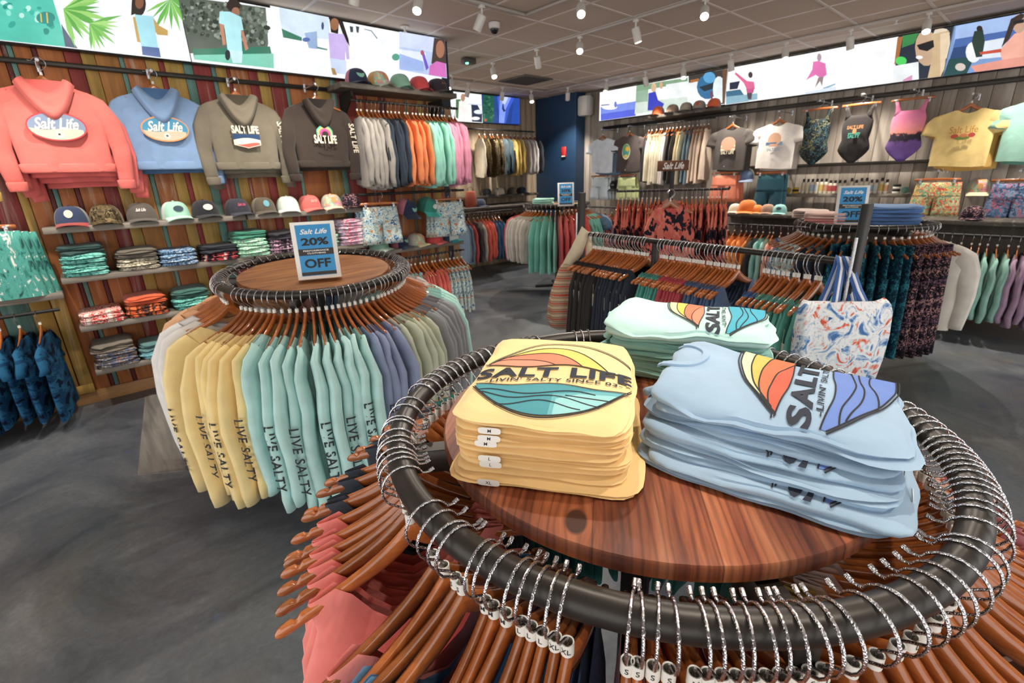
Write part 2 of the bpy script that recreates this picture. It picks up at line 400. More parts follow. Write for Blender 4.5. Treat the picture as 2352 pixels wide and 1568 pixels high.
# right wall: grey weathered boards
g = G(); g.box(XR+.03, -2.2, 0, XR+.12, YC, ZC); wr = struct('wall_right', g.mesh('wall_right', simple('wall_board3', '#4a4642', .8), 0))
y = -1.4
while y < YC-.01:
    wd = min(rnd.choice((.12, .14, .17)), YC-y); g = G(); g.box(0, 0, 0, .03, wd-.004, ZC-.01, .003)
    part('plank', g.mesh('plank', GREYW), wr, (XR, y, 0), color=C(rnd.choice(('#aaa196', '#b8aea2', '#9b9389', '#c0b6aa')))); y += wd
# lower part of the right wall stands forward
g = G(); g.box(6.95, -1.4, 0, XR, 4.1, 1.04, .004); struct('wall_ledge', g.mesh('wall_ledge', GREYW), color=C('#5d554d'))
g = G(); g.box(6.9, -1.4, 0, 6.95, 4.1, .12, .004); struct('baseboard_right', g.mesh('baseboard_right', simple('dark_base', '#5a4334', .7)))

# ------------------------------------------------------------------ ceiling fittings
TRACKM = simple('track_white', '#bdb7b0', .5)
def track(name_label, p, q):
    p, q = Vector(p), Vector(q); d = (q-p).normalized(); n = Vector((-d.y, d.x, 0)); g = G()
    g.obox(Vector((p.x, p.y, ZC-.026)) - n*.018, q-p, n*.036, Vector((0, 0, .02)), .003)
    solo('light_track', g.mesh('light_track', TRACKM), name_label, 'light track', 'ceiling light tracks')
track('white light track whose corner is nearest the big left screen', (3.57, 3.71, 0), (3.57, -2.2, 0))
track('white light track running along the big left screen', (3.55, 3.71, 0), (-.5, 3.71, 0))
track('white light track crossing the middle of the ceiling', (4.5, 6.46, 0), (4.5, -2, 0))
track('white light track running along the right wall screens', (6.72, 6.55, 0), (6.72, -1.4, 0))
track('short white light track in front of the alcove screens', (6.7, 6.55, 0), (4.6, 6.55, 0))
track('unseen white light track added above the nearest round rack', (1.0, 3.0, 0), (1.0, -2, 0))  # unseen track, added to carry the extra overhead spots

g = G(); g.box(-.022, -.022, -.022, .022, .022, 0, .004); g.tube([(0, 0, -.02), (0, 0, -.075)], .008, 8); lamp_stem = g.mesh('stem', WHITEL)
g = G(); g.loft([[(r*cos(2*PI*k/18), r*sin(2*PI*k/18), z) for k in range(18)] for r, z in ((.012, .012), (.034, .01), (.037, 0), (.037, -.11), (.035, -.118), (.032, -.118), (.031, -.104))], (True, False)); lamp_head = g.mesh('head', WHITEL)
g = G(); g.lathe([(.0005, -.1045), (.031, -.105), (.028, -.108), (.0005, -.11)], 16)
LENS = emis('lamp_glow', '#fff3dd', 26); lamp_lens = g.mesh('lens', LENS)
_lampn = 0
def lamp(pos, aim, label, power=42, spread=80):
    """track spotlight hung from pos, head turned towards aim"""
    pos = Vector((pos[0], pos[1], ZC-.026)); t = thing('track_spotlight', label, 'spotlight', 'track spotlights', pos)
    part('stem', lamp_stem, t)
    piv = Vector((0, 0, -.08)); d = (Vector(aim)-pos-piv).normalized(); z = -d; x = z.cross(Vector((0, 0, 1)))
    x = Vector((1, 0, 0)) if x.length < .05 else x.normalized(); y = z.cross(x)
    h = part('head', lamp_head, t, mw=frame(piv, x, y, z)); part('lens', lamp_lens, h)
    l = bpy.data.lights.new('spot', 'SPOT'); l.energy = power; l.color = (1, .91, .8); l.spot_size = math.radians(spread); l.spot_blend = .7; l.shadow_soft_size = .03
    lo = bpy.data.objects.new('spot', l); COL.objects.link(lo); lo.matrix_world = frame(pos+piv+d*.115, x, y, z)
def trk(px, py): p = onz(px, py, ZC); return (p.x, p.y)
LW, RW_, BW = 4.6, 7.2, 7.1
for (x, y), aim, lab in [
    ((2.42, 3.71), (1.2, 2.6, 1.0), 'lit track spotlight straight above the big left screen, leftmost in view'),
    ((3.05, 3.71), (2.7, LW, 1.3), 'track spotlight beside the dome camera turned to the left wall'),
    ((3.57, 3.05), (1.6, 1.2, .6), 'lit track spotlight just right of the track corner near the dome camera'),
    ((4.5, 6.2), (3.2, LW+1.5, 1.2), 'tilted track spotlight nearest the far end of the middle track'),
    ((4.5, 5.3), (3.6, 3.6, .2), 'lit track spotlight on the middle track, nearest the green exit beacon'),
    ((4.5, 4.5), (5.5, 5.0, 1.0), 'grey unlit side of a track spotlight, third along the middle track'),
    ((4.5, 3.85), (2.6, 2.2, .6), 'lit track spotlight on the middle track, fourth from the far end'),
    ((4.5, 3.15), (4.9, 2.8, 1.0), 'white track spotlight on the middle track pointing down at the coral rack'),
    ((4.5, 2.45), (2.3, 1.2, .8), 'lit track spotlight on the middle track nearest the top of the picture'),
    ((5.05, 6.55), (4.9, BW, 1.6), 'track spotlight over the alcove, leftmost of three'),
    ((5.75, 6.55), (5.8, BW, 1.6), 'track spotlight over the alcove, middle one of three'),
    ((6.4, 6.55), (5.6, 5.4, .6), 'lit track spotlight over the alcove, rightmost of three'),
    ((6.72, 6.0), (7.3, 6.6, 1.2), 'track spotlight in front of the navy pier'),
    ((6.72, 5.2), (5.6, 4.6, .8), 'lit track spotlight beside the white wall loudspeaker'),
    ((6.72, 4.5), (RW_, 4.4, 1.4), 'track spotlight before the first right wall screen, unlit side'),
    ((6.72, 3.9), (6.0, 3.2, .9), 'lit track spotlight before the seam of the first right wall screen'),
    ((6.72, 3.25), (RW_, 3.1, 1.4), 'track spotlight hanging at the joint of two right wall screens'),
    ((6.72, 2.6), (5.8, 2.0, .9), 'lit track spotlight above the surfer picture screen'),
    ((6.72, 1.95), (RW_, 1.8, 1.4), 'dark sided track spotlight above the widest white screen'),
    ((6.72, 1.3), (5.2, .9, .7), 'brightest track spotlight in front of the sunglasses picture'),
    ((6.72, .5), (6.6, .3, .8), 'track spotlight near the right end of the right wall track'),
    ]:
    lamp((x, y), aim, lab, 85 if x > 6 or y > 6 else 42)
for x, y, aim in [(1.0, 2.6, (.9, 2.65, 1)), (1.0, 1.6, (1.2, LW, 1.6)), (1.0, .9, (.75, .45, 1.1)), (1.0, .1, (.7, .4, 1.1)), (1.0, -.8, (1.0, .4, 1)), (3.57, 1.6, (2.3, 1.2, 1.0)), (3.57, .6, (.8, .5, 1.1)), (3.57, -.4, (2.3, .6, 1)), (-.4, 3.71, (-.4, LW, .9)), (.3, 3.71, (.3, LW, 1.1)), (1.3, 3.71, (1.2, LW, 1.1)), (1.9, 3.71, (1.9, LW, 1.2))]:  # unseen lamps added overhead to light the left wall, racks and hooks
    lamp((x, y), aim, '%s unseen track spotlight added outside the picture, overhead in the foreground' % count('outlamp'), 50 if y > 3.5 else 25)

# dome camera, beacon, sprinklers, vent, loudspeaker, alarm plate
p = trk(1135, 51); t = thing('dome_camera', 'white dome security camera with dark lens on the ceiling', 'camera', None, (p[0], p[1], ZC-.005))
g = G(); g.lathe([(.001, 0), (.055, 0), (.055, -.035), (.045, -.05), (.001, -.05)], 20); part('housing', g.mesh('housing', WHITEL), t)
g = G(); g.lathe([(.042, -.045), (.038, -.07), (.024, -.09), (.001, -.096)], 16); part('dome', g.mesh('dome', simple('smoked_dome', '#17161a', .1)), t)
p = trk(1076, 133); t = thing('exit_beacon', 'small dark ceiling beacon with a green light', 'beacon', None, (p[0], p[1], ZC-.005))
g = G(); g.box(-.09, -.05, -.06, .09, .05, 0, .012); part('housing', g.mesh('housing', simple('beacon_grey', '#4d4a47', .5)), t)
g = G(); g.lathe([(.001, -.075), (.016, -.07), (.02, -.058), (.001, -.055)], 12, (-.05, -.03, 0)); part('light', g.mesh('light', emis('green_glow', '#4dffb0', 6)), t)
for px, py, lab in ((929, 60, 'white sprinkler head above the right end of the left screen'), (1450, 178, 'small sprinkler head above the first right wall screen'), (2060, 42, 'sprinkler head above the widest right wall screen')):
    p = trk(px, py); g = G(); g.lathe([(.001, 0), (.04, 0), (.038, -.008), (.012, -.012), (.008, -.04), (.02, -.044), (.02, -.048), (.001, -.05)], 14)
    solo('sprinkler_head', g.mesh('sprinkler_head', WHITEL), lab, 'sprinkler', None, (p[0], p[1], ZC-.004))
t = thing('ceiling_vent', 'dark slatted air vent in the ceiling before the alcove screens', 'vent', None, (5.75, 6.0, ZC-.004))
g = G(); g.box(-.3, -.3, -.012, .3, .3, 0, .004); part('vent_frame', g.mesh('vent_frame', simple('vent_grey', '#6a645f', .6)), t)
g = G(); g.box(-.27, -.012, -.02, .27, .012, -.012, .002); sl = g.mesh('slat', simple('vent_dark', '#4a4541', .6))
for k in range(9): part('slat', sl, t, (0, -.24+.06*k, 0))
p = onY(1352, 236, YC); t = thing('wall_loudspeaker', 'white loudspeaker box high on the navy pier', 'loudspeaker', None, (7.42, YC-.13, 2.79))
g = G(); g.box(-.1, -.1, -.16, .1, .13, .16, .03); part('cabinet', g.mesh('cabinet', WHITEP), t)
g = G(); g.box(-.085, -.108, -.14, .085, -.095, .14, .004); part('grille', g.mesh('grille', simple('grille', '#c9c6c2', .7)), t)
p = onX(1296, 349, XC); t = thing('alarm_plate', 'red fire alarm plate on the navy pier', 'alarm plate', None, (XC, p.y, p.z))
g = G(); g.box(-.03, -.055, -.09, 0, .055, .09, .008); part('plate', g.mesh('plate', simple('alarm_red', '#c2302e', .4)), t)
g = G(); g.box(-.034, -.045, -.088, -.03, .045, -.066, .001); part('label', g.mesh('label', WHITEP, 0), t)
# ================================================================== GENERATORS
def spow(x, p): return math.copysign(abs(x)**p, x)
def lerp(a, b, t): return a+(b-a)*t
def prof(pts, v):
    for (a, x), (b, y) in zip(pts[:-1], pts[1:]):
        if v <= b: return lerp(x, y, 0 if b == a else (v-a)/(b-a))
    return pts[-1][1]

# ---- coat hanger: origin on the rod, arms along x, rod along y
def ht_(x): x = abs(x); return -.074 - .05*(1-math.exp(-x/.06)) - .058*(x/.215)**1.15      # upper edge
def gz(x): return ht_(x) + .006
def make_hanger(span=.215, n=8):
    g = G(); xs_ = [0, .008, .02, .035, .055, .08, .11, .14, .165, .174, .1775, .182, .187, .1905, .196, .204, .21, .214, .215]
    xs_ = [x*span/.215 for x in xs_]; xs_ = [-x for x in xs_[:0:-1]] + xs_; rings = []
    for x in xs_:
        a = abs(x)*.215/span; hh = .0115 + .0095*math.exp(-(a/.085)**2) - .0015*a/.215; zc = ht_(a) - hh
        if a > .2: hh *= math.sqrt(max(.05, 1-((a-.2)/.0155)**2))
        nt = .006*math.exp(-((a-.1845)/.0042)**4); ht = .0066 if a < .2 else .0066*math.sqrt(max(.1, 1-((a-.2)/.017)**2))
        r = []
        for k in range(n):
            t = 2*PI*k/n; s = sin(t); z = zc + hh*spow(s, .8)
            if s > .1: z -= nt
            r.append((x, ht*spow(cos(t), .7), z))
        rings.append(r)
    g.loft(rings); return g
HANG_BODY = make_hanger().mesh('hanger_body', HWOOD, 60)
def hook_g(lo=False):
    g = G(); path = [(-.045, 0, .0015), (-.037, 0, -.0015)]; cz = -.0127; R = .034
    for k in range(13): a = math.radians(158-k*(158+62)/12); path.append((R*cos(a)+.003, 0, cz+R*sin(a)))
    path += [(.008, 0, -.051), (.001, 0, -.058), (0, 0, -.068), (0, 0, -.086)]
    if lo: path = path[1::2]+[path[-1]]
    g.tube(path, .0019 if not lo else .0022, 6 if not lo else 4)
    if not lo: g.tube([(-.047, 0, .002), (-.0385, 0, -.001)], .0032, 6)
    return g
HOOK = hook_g().mesh('hook', CHROME)
g = G(); g.loft([[(r*cos(2*PI*k/14), r*sin(2*PI*k/14), z) for k in range(14)] for r, z in ((.0062, -.064), (.0078, -.0635), (.0078, -.0805), (.006, -.081), (.0058, -.073))], (False, False)); SRING = g.mesh('size_ring', WHITEP)
SLET = {}
for _s in ('S', 'M', 'L', 'XL'):
    g = G(); tx = text(_s, .01, 0, .3); hgt = .0075
    def _cyl(x, y):
        a = x*hgt/.0079; return (.0081*cos(a), .0081*sin(a), -.072+y*hgt)
    g.tri(tx, _cyl); SLET[_s] = g.mesh('size_letter', DARKINK, 0)
# low-detail hanger in one mesh (far racks)
g = G(); g.cur = 0
_b = make_hanger(n=6); g.add(_b.v, _b.f); g.cur = 1; _h = hook_g(True); g.add(_h.v, _h.f); g.cur = 2; g.box(-.007, -.007, -.08, .007, .007, -.064)
HANG_LO = g.mesh('coat_hanger', [HWOOD, CHROME, WHITEP], 60)
FARH = G()
_far_v = [v_.co.copy() for v_ in HANG_LO.vertices]; _far_f = [(tuple(f_.vertices), f_.material_index) for f_ in HANG_LO.polygons]
def hanger(mw, label, group, size=None, full=True):
    if full == 'far':                          # past the first 300: joined in one object at the end
        o_ = len(FARH.v); FARH.v += [tuple(mw @ c_) for c_ in _far_v]
        for f_, mi in _far_f: FARH.f.append(tuple(i_+o_ for i_ in f_)); FARH.m.append(mi)
        return None
    if not full: return solo('coat_hanger', HANG_LO, label, 'coat hanger', group, mw=mw)
    t = thing('coat_hanger', label, 'coat hanger', group, mw=mw); part('hanger_body', HANG_BODY, t); part('hook', HOOK, t); r = part('size_ring', SRING, t)
    if size: part('size_letter', SLET[size], r)
    return t
# clip hanger: straight bar with two clips
g = G(); g.cur = 0; rr = []
for x in (-.19, -.186, -.1, 0, .1, .186, .19):
    e = .6 if abs(x) > .188 else 1; zc = -.085 - .006*(abs(x)/.19)**2; rr.append([(x, .007*e*cos(2*PI*k/8), zc + .0135*e*spow(sin(2*PI*k/8), .7)) for k in range(8)])
g.loft(rr); CLIPBAR = g.mesh('bar', HWOOD, 60)
g = G(); g.box(-.012, -.012, -.035, .012, .012, 0, .003); g.tube([(0, -.014, -.004), (0, .014, -.004)], .004, 6); g.box(-.016, -.008, .0, .016, .008, .012, .002); CLIP = g.mesh('clip', CHROME)
g = G(); _h = hook_g(); g.add([(x, y, z-.0) for x, y, z in _h.v], _h.f); g.tube([(0, 0, -.06), (0, 0, -.078)], .002, 6); CHOOK = g.mesh('hook', CHROME)
def clip_hanger(mw, label, group=None, cx=.14):
    t = thing('clip_hanger', label, 'clip hanger', group, mw=mw); part('bar', CLIPBAR, t); part('hook', CHOOK, t)
    for s in (-1, 1): part('clip', CLIP, t, (s*cx, 0, -.097))
    return t

# ---- garments: same origin as the hanger that carries them
def tube_fn(path, ra, rb, k, a):
    pass
def sleeve(g, side, pts, n=10, seed=0, wob=.006):
    """pts: (x, z, half width, half depth) down the arm"""
    q = random.Random(seed); ph = q.random()*6; rings = []; m = len(pts)
    for i, (x, z, a, b) in enumerate(pts):
        x0, z0 = pts[max(i-1, 0)][:2]; x1, z1 = pts[min(i+1, m-1)][:2]; t = Vector((x1-x0, 0, z1-z0)).normalized(); e = Vector((t.z, 0, -t.x))
        if e.x < 0: e = -e
        dy = wob*sin(i*1.7+ph)
        rings.append([((x + e.x*a*cos(2*PI*k/n))*side, dy + b*spow(sin(2*PI*k/n), .9) + .25*wob*sin(3*2*PI*k/n+i), z + e.z*a*cos(2*PI*k/n)) for k in range(n)])
    g.loft(rings, (False, True))
def refine(pts, k):
    out = []; n = len(pts)-1
    for i in range(n*k+1):
        t = i/k; j = min(int(t), n-1); f = t-j; f2 = f*f*(3-2*f) if False else f
        out.append(tuple(lerp(a, b, f2) for a, b in zip(pts[j], pts[j+1])))
    return out
def shirt_g(sw=.219, cw=.24, hw=.235, L=.72, nw=.09, th=.03, sl='long', fold=.009, seed=0, nu=32, nv=12, nd=.03, wtop=None, slen=.66, scallop=.008, sspread=.06):
    q = random.Random(seed*7+1); p1, p2, p3, p4 = [q.random()*6 for _ in range(4)]; g = G(); rings = []
    W = wtop or [(0, sw), (.1, sw+.012), (.28, cw), (1, hw)]
    for j in range(nv+1):
        v = (j/nv)**1.2; wv = prof(W, v); tv = .0105 + (th-.0105)*min(1, v*2.6); r = []
        for k in range(nu):
            a = 2*PI*k/nu; x = wv*spow(cos(a), .8); s = sin(a); y = tv*spow(s, .85); ax = abs(x)
            zt = gz(x) if ax > nw else gz(nw) - nd*(1-(x/nw)**2)
            zb = -(.08+L) + scallop*sin(11*x+p3) + .004*s
            f = fold*min(1, v*1.4)*(.65*sin(24*x+p1+1.5*v) + .45*sin(51*x+p2-2*v))
            y += f + (.35*fold*sin(9*v+p4)*s); r.append((x, y, lerp(zt, zb, v)))
        rings.append(r)
    g.loft(rings, (False, False))
    if sl:
        e = sspread
        for side in (-1, 1):
            if sl == 'long': pts = [(sw-.05, gz(sw)-.03, .05, .012), (sw+.005, gz(sw)-.075, .07, .02), (sw+e*.7, -.35, .066, .026), (sw+e, -.52, .056, .028), (sw+e*.9, -.15-slen*.85, .048, .027), (sw+e*.8, -.15-slen, .043, .022)]
            else: pts = [(sw-.05, gz(sw)-.03, .05, .012), (sw+.005, gz(sw)-.07, .075, .02), (sw+.045, -.29, .08, .026), (sw+.06, -.37, .078, .028)]
            sleeve(g, side, refine(pts, 2), 12 if nu > 20 else 8, seed+side, .007)
    return g
def cloth_mesh(name, gg, mat=None): return gg.mesh(name, mat or CLOTH, 180)

LS_HI = [cloth_mesh('long_sleeve_shirt', shirt_g(L=.80, seed=s, slen=.76, hw=.235, nw=.125, nd=.07, fold=.012, sspread=.045+.012*s)) for s in range(4)]
TANK_HI = [cloth_mesh('tank_top', shirt_g(sw=.165, cw=.2, hw=.215, L=.58, nw=.115, nd=.13, sl=None, seed=s+20, th=.022, fold=.007, wtop=[(0, .165), (.12, .16), (.27, .195), (1, .22)])) for s in range(4)]
LS_LO = [cloth_mesh('long_sleeve_shirt', shirt_g(L=.70, seed=s+40, nu=18, nv=7, slen=.62)) for s in range(3)]
TEE_LO = [cloth_mesh('tee_shirt', shirt_g(L=.66, seed=s+50, nu=18, nv=7, sl='short')) for s in range(3)]
DRESS_LO = [cloth_mesh('dress', shirt_g(L=.82, seed=s+60, nu=18, nv=8, sl=None, sw=.17, hw=.26, fold=.016, scallop=.015)) for s in range(3)]
TOP_LO = [cloth_mesh('sleeveless_top', shirt_g(L=.6, seed=s+70, nu=18, nv=7, sl=None, sw=.165, nw=.115, nd=.12, hw=.21, fold=.012, wtop=[(0, .165), (.12, .16), (.27, .195), (1, .22)])) for s in range(3)]

# sleeve lettering that bends round the outer sleeve
def sleeve_text(s, sw=.219, slen=.74, e=.06, size=.042, z0=-.47):
    g = G(); tx = text(s, .022, 0, .25, spacing=1.12); wd = twidth(tx)*size
    def fn(x, y):
        z = z0 - (x*size + wd/2); a = y*size/.03
        px = sw + e*(1 if z > -.6 else .95) + .058*cos(a*.6); return (px+.004, .031*sin(a)*1.02, z)
    g.tri(tx, fn); return g.mesh('sleeve_print', DARKINK, 0)
LIVE = sleeve_text('LIVE SALTY')

# ---- folded garment: stacked folds, flat decals follow topz
def fold_shape(seed, w, d, h, layers=3, wav=.004, lift=0.0, n=56, tops=6, e=9.0, crease=.0):
    """w along x, d along y, centred; returns builder and topz(x, y)"""
    q = random.Random(seed); p = [q.random()*6 for _ in range(8)]; off = [(q.uniform(-1, 1)*wav*1.2, q.uniform(-1, 1)*wav*1.2) for _ in range(layers)]
    thk = [q.uniform(.75, 1.25) for _ in range(layers)]; tot = sum(thk); acc = [sum(thk[:i])/tot for i in range(layers+1)]
    def edge(t, lay):
        a = 2*PI*t; c, s = cos(a), sin(a); c0, s0 = spow(c, .8), spow(s, .8); r = 1/((abs(c0)**e+abs(s0)**e)**(1/e)); x, y = c0*r, s0*r
        return (x*w/2 + wav*.9*sin(3.1*y+p[lay % 6])*abs(x) + wav*.35*sin(11*y+p[5])*abs(x) + off[lay][0], y*d/2 + wav*1.1*sin(2.6*x+p[(lay+2) % 6])*abs(y) + wav*.4*sin(9*x+p[4])*abs(y) + off[lay][1])
    def topz(x, y):
        X, Y = x/w, y/d; return h + lift*(Y+.5) + wav*.5*sin(X*5+p[0]) + wav*.45*sin(Y*6+p[1]+X*2) + wav*.18*sin(17*(X*cos(p[2])+Y*sin(p[2]))+p[3]) - h*.35*(max(abs(2*X), abs(2*Y))**10)
    g = G(); rings = []
    def lev(x, y, f): return topz(x, y)*f + wav*.35*sin(7*x/w+p[6]+5*f)*(1-f)*f*2
    for l in range(layers):
        for f, ins in ((.02, .009), (.14, .0025), (.5, 0), (.86, .002), (.98, .008)):
            r = []
            for k in range(n):
                x, y = edge(k/n, l); L_ = math.hypot(x, y); sc_ = 1 - ins/L_; zz = lerp(acc[l], acc[l+1], f)
                r.append((x*sc_, y*sc_, max(.0004, lev(x, y, zz))))
            rings.append(r)
    for i in range(tops):
        sc_ = max(.97*(1-(i+.3)/tops), .02); r = []
        for k in range(n):
            x, y = edge(k/n, layers-1); x *= sc_; y *= sc_; r.append((x, y, topz(x, y)))
        rings.append(r)
    g.loft(rings); return g, topz
FOLD_LO = []
for s in range(3):
    gg, _ = fold_shape(s, .25, .29, .022, 2, .006, 0, 24, 2); FOLD_LO.append(gg.mesh('folded_shirt', CLOTH, 70))

# ---- shorts / skirt, origin at the clip hanger's rod
def shorts_g(wd=.17, hem=.2, L=.36, split=.45, seed=0, skirt=False):
    g = G(); q = random.Random(seed); ph = q.random()*6; top = -.118
    def ringe(cx, w_, t_, z, n=14): return [(cx + w_*spow(cos(2*PI*k/n), .8), t_*spow(sin(2*PI*k/n), .9) + .006*sin(20*w_*cos(2*PI*k/n)+ph), z) for k in range(n)]
    if skirt:
        g.loft([ringe(0, lerp(wd, hem, i/6), .012+.02*i/6, top-L*i/6, 24) for i in range(7)], (True, False)); return g
    zc = top - L*split
    g.loft([ringe(0, lerp(wd, lerp(wd, hem, split), i/4), .014+.018*i/4, lerp(top, zc, i/4), 24) for i in range(5)], (True, True))
    for s in (-1, 1):
        w0 = lerp(wd, hem, split)/2; w1 = hem/2*.99
        g.loft([ringe(s*lerp(w0, w1+.006, i/4), lerp(w0, w1, i/4), .031+.004*i/4, lerp(zc+.02, top-L, i/4)) for i in range(5)], (False, True))
    return g
SHORTS = [shorts_g(seed=s).mesh('shorts', CLOTH, 180) for s in range(2)]
BRIEF = shorts_g(.165, .185, .42, .55, 5).mesh('shorts', CLOTH, 180)

# ---- cap
def cap_meshes():
    out = {}; nu, nv = 24, 8
    def dome(a, v):
        c = cos(v*PI/2)**.62; s = sin(v*PI/2)**.9; fr = max(0, -sin(a)); return (.083*cos(a)*c, .094*sin(a)*c - .004*fr*s, .112*s*(1+.08*fr*(1-v)))
    def shell(a0, a1, nn):
        g = G(); g.grid(lambda u, v: dome(a0+(a1-a0)*u, v), nn, nv)
        g.grid(lambda u, v: tuple(Vector(dome(a0+(a1-a0)*u, v))*.965), nn, nv); return g
    out['front'] = shell(-PI*.5-1.15, -PI*.5+1.15, 12).mesh('front_panel', CLOTH, 180)
    out['back'] = shell(-PI*.5+1.15, PI*1.5-1.15, 16).mesh('back_panel', CLOTH, 180)
    g = G()
    def bill(u, v, dz):
        a = -PI/2 + (u-.5)*2*1.12; r0x, r0y = .083*cos(a), .094*sin(a); l = .066*math.cos((u-.5)*2*.95)**.6
        x = r0x*(1+.06*v); y = r0y - l*v; return (x, y, .006 + dz - .022*(abs(u-.5)*2)**2*(.4+.6*v) - .010*v + .012)
    g.grid(lambda u, v: bill(u, v, .002), 16, 5); g.grid(lambda u, v: bill(1-u, v, -.002), 16, 5)
    out['bill'] = g.mesh('bill', CLOTH, 180)
    g = G(); g.lathe([(.0005, .118), (.006, .117), (.008, .112), (.0005, .111)], 8); out['button'] = g.mesh('button', CLOTH, 180)
    def patch(shape, name):
        g = G(); N_ = 18
        def on(x, y):
            a = -PI/2 + x/.088; v = .16 + y/.15; p_ = Vector(dome(a, v)); return p_*1.025 + Vector((0, -.0015, 0))
        if shape == 'oval':
            g.add([on(0, .03)] + [on(.034*cos(2*PI*k/N_), .03+.02*sin(2*PI*k/N_)) for k in range(N_)], [(0, 1+k, 1+(k+1) % N_) for k in range(N_)])
        elif shape == 'round':
            g.add([on(0, .034)] + [on(.024*cos(2*PI*k/N_), .034+.024*sin(2*PI*k/N_)) for k in range(N_)], [(0, 1+k, 1+(k+1) % N_) for k in range(N_)])
        elif shape == 'half':
            g.add([on(0, .03)] + [on(.036*cos(PI+PI*k/10), .036+.03*sin(PI+PI*k/10)) for k in range(11)], [(0, 1+k, 2+k) for k in range(10)])
        else:
            tx = text('Salt Life', .02, .4, .3); s_ = .062/twidth(tx)
            g.tri(tx, lambda x, y: on(x*s_, .034+y*s_*1.4))
        return g.mesh(name, CLOTH, 180)
    for s_ in ('oval', 'round', 'half', 'script'): out[s_] = patch(s_, 'badge')
    return out
CAPM = cap_meshes()
def cap(loc, rot, front, back, bill, badge, bcol, label, group=None, scale=1.0, fmat=None, tilt=0.0):
    t = thing('cap', label, 'cap', group, loc, (tilt, 0, rot)); t.scale = (scale,)*3
    part('front_panel', CAPM['front'], t, color=C(front), mat=fmat); part('back_panel', CAPM['back'], t, color=C(back)); part('bill', CAPM['bill'], t, color=C(bill), mat=fmat if bill == front else None)
    part('button', CAPM['button'], t, color=C(front))
    if badge: part('badge', CAPM[badge], t, color=C(bcol))
    return t

# ---- sign card in a clear stand
def quad(g, fn, x0, y0, x1, y1, z, col): g.col = C(col); g.add([fn(x0, y0, z), fn(x1, y0, z), fn(x1, y1, z), fn(x0, y1, z)], [(0, 1, 2, 3)])
def sale_sign(mw, label, w=.2, h=.28):
    t = thing('sale_sign', label, 'sign', 'sale signs on the round racks', mw=mw)
    fr = simple('sign_white', '#f4f2ec', .35)
    g = G(); g.box(-w/2, -.004, 0, w/2, .004, h, .002); part('frame', g.mesh('frame', fr), t)
    g = G(); g.box(-w/2, -.004, -.002, w/2, .06, .002, .001); part('foot', g.mesh('foot', fr), t)
    g = G(); fn = lambda x, y, z: (x*w, -.0045-z*.0004, y*h); ink = '#3c3a38'
    quad(g, fn, -.4, .05, .4, .95, 0, '#4c9fd8'); quad(g, fn, -.4, .06, .4, .12, 1, '#4a4744'); quad(g, fn, -.4, .415, .4, .53, 1, '#4a4744')
    part('card', g.mesh('card', PRINT, 0, True), t)
    g = G()
    def put(s, cx, cy, wd, hh, col, bold=.02, shear=0):
        tx = text(s, bold, shear, 0); k = wd/twidth(tx); g.col = C(col); g.tri(tx, lambda x, y: fn(cx+x*k, cy+y*hh, 2))
    put('Salt Life', 0, .83, .62, .085, '#ffffff', .03, .35); put('20%', 0, .655, .62, .125, ink, .05); put('PERFORMANCE', 0, .495, .58, .026, '#ffffff', .03); put('CLOTHING', 0, .45, .42, .026, '#ffffff', .03); put('OFF', 0, .27, .6, .155, ink, .04)
    part('sign_print', g.mesh('sign_print', PRINT, 0, True), t)
    return t
# ================================================================== ROUND RACKS
def band(g, fn, lo, hi, x0, x1, lay, col, n=44, m=5):
    g.col = C(col); prev = None
    for i in range(n+1):
        x = lerp(x0, x1, i/n); a, b = lo(x), hi(x)
        cur = None if b <= a+1e-4 else [fn(x, lerp(a, b, j/m), lay) for j in range(m+1)]
        if prev and cur: g.add(prev+cur, [(j, m+1+j, m+2+j, j+1) for j in range(m)])
        prev = cur
def stroke(g, fn, cv, x0, x1, wd, lay, col='#2b2a2e', n=44):
    g.col = C(col); pts = [(lerp(x0, x1, i/n), cv(lerp(x0, x1, i/n))) for i in range(n+1)]; L_ = []; R_ = []
    for i, (x, y) in enumerate(pts):
        xa, ya = pts[max(i-1, 0)]; xb, yb = pts[min(i+1, n)]; dx, dy = xb-xa, yb-ya; l = math.hypot(dx, dy) or 1
        L_.append(fn(x-dy/l*wd, y+dx/l*wd, lay)); R_.append(fn(x+dy/l*wd, y-dx/l*wd, lay))
    g.add(L_+R_, [(i, n+1+i, n+2+i, i+1) for i in range(n)])
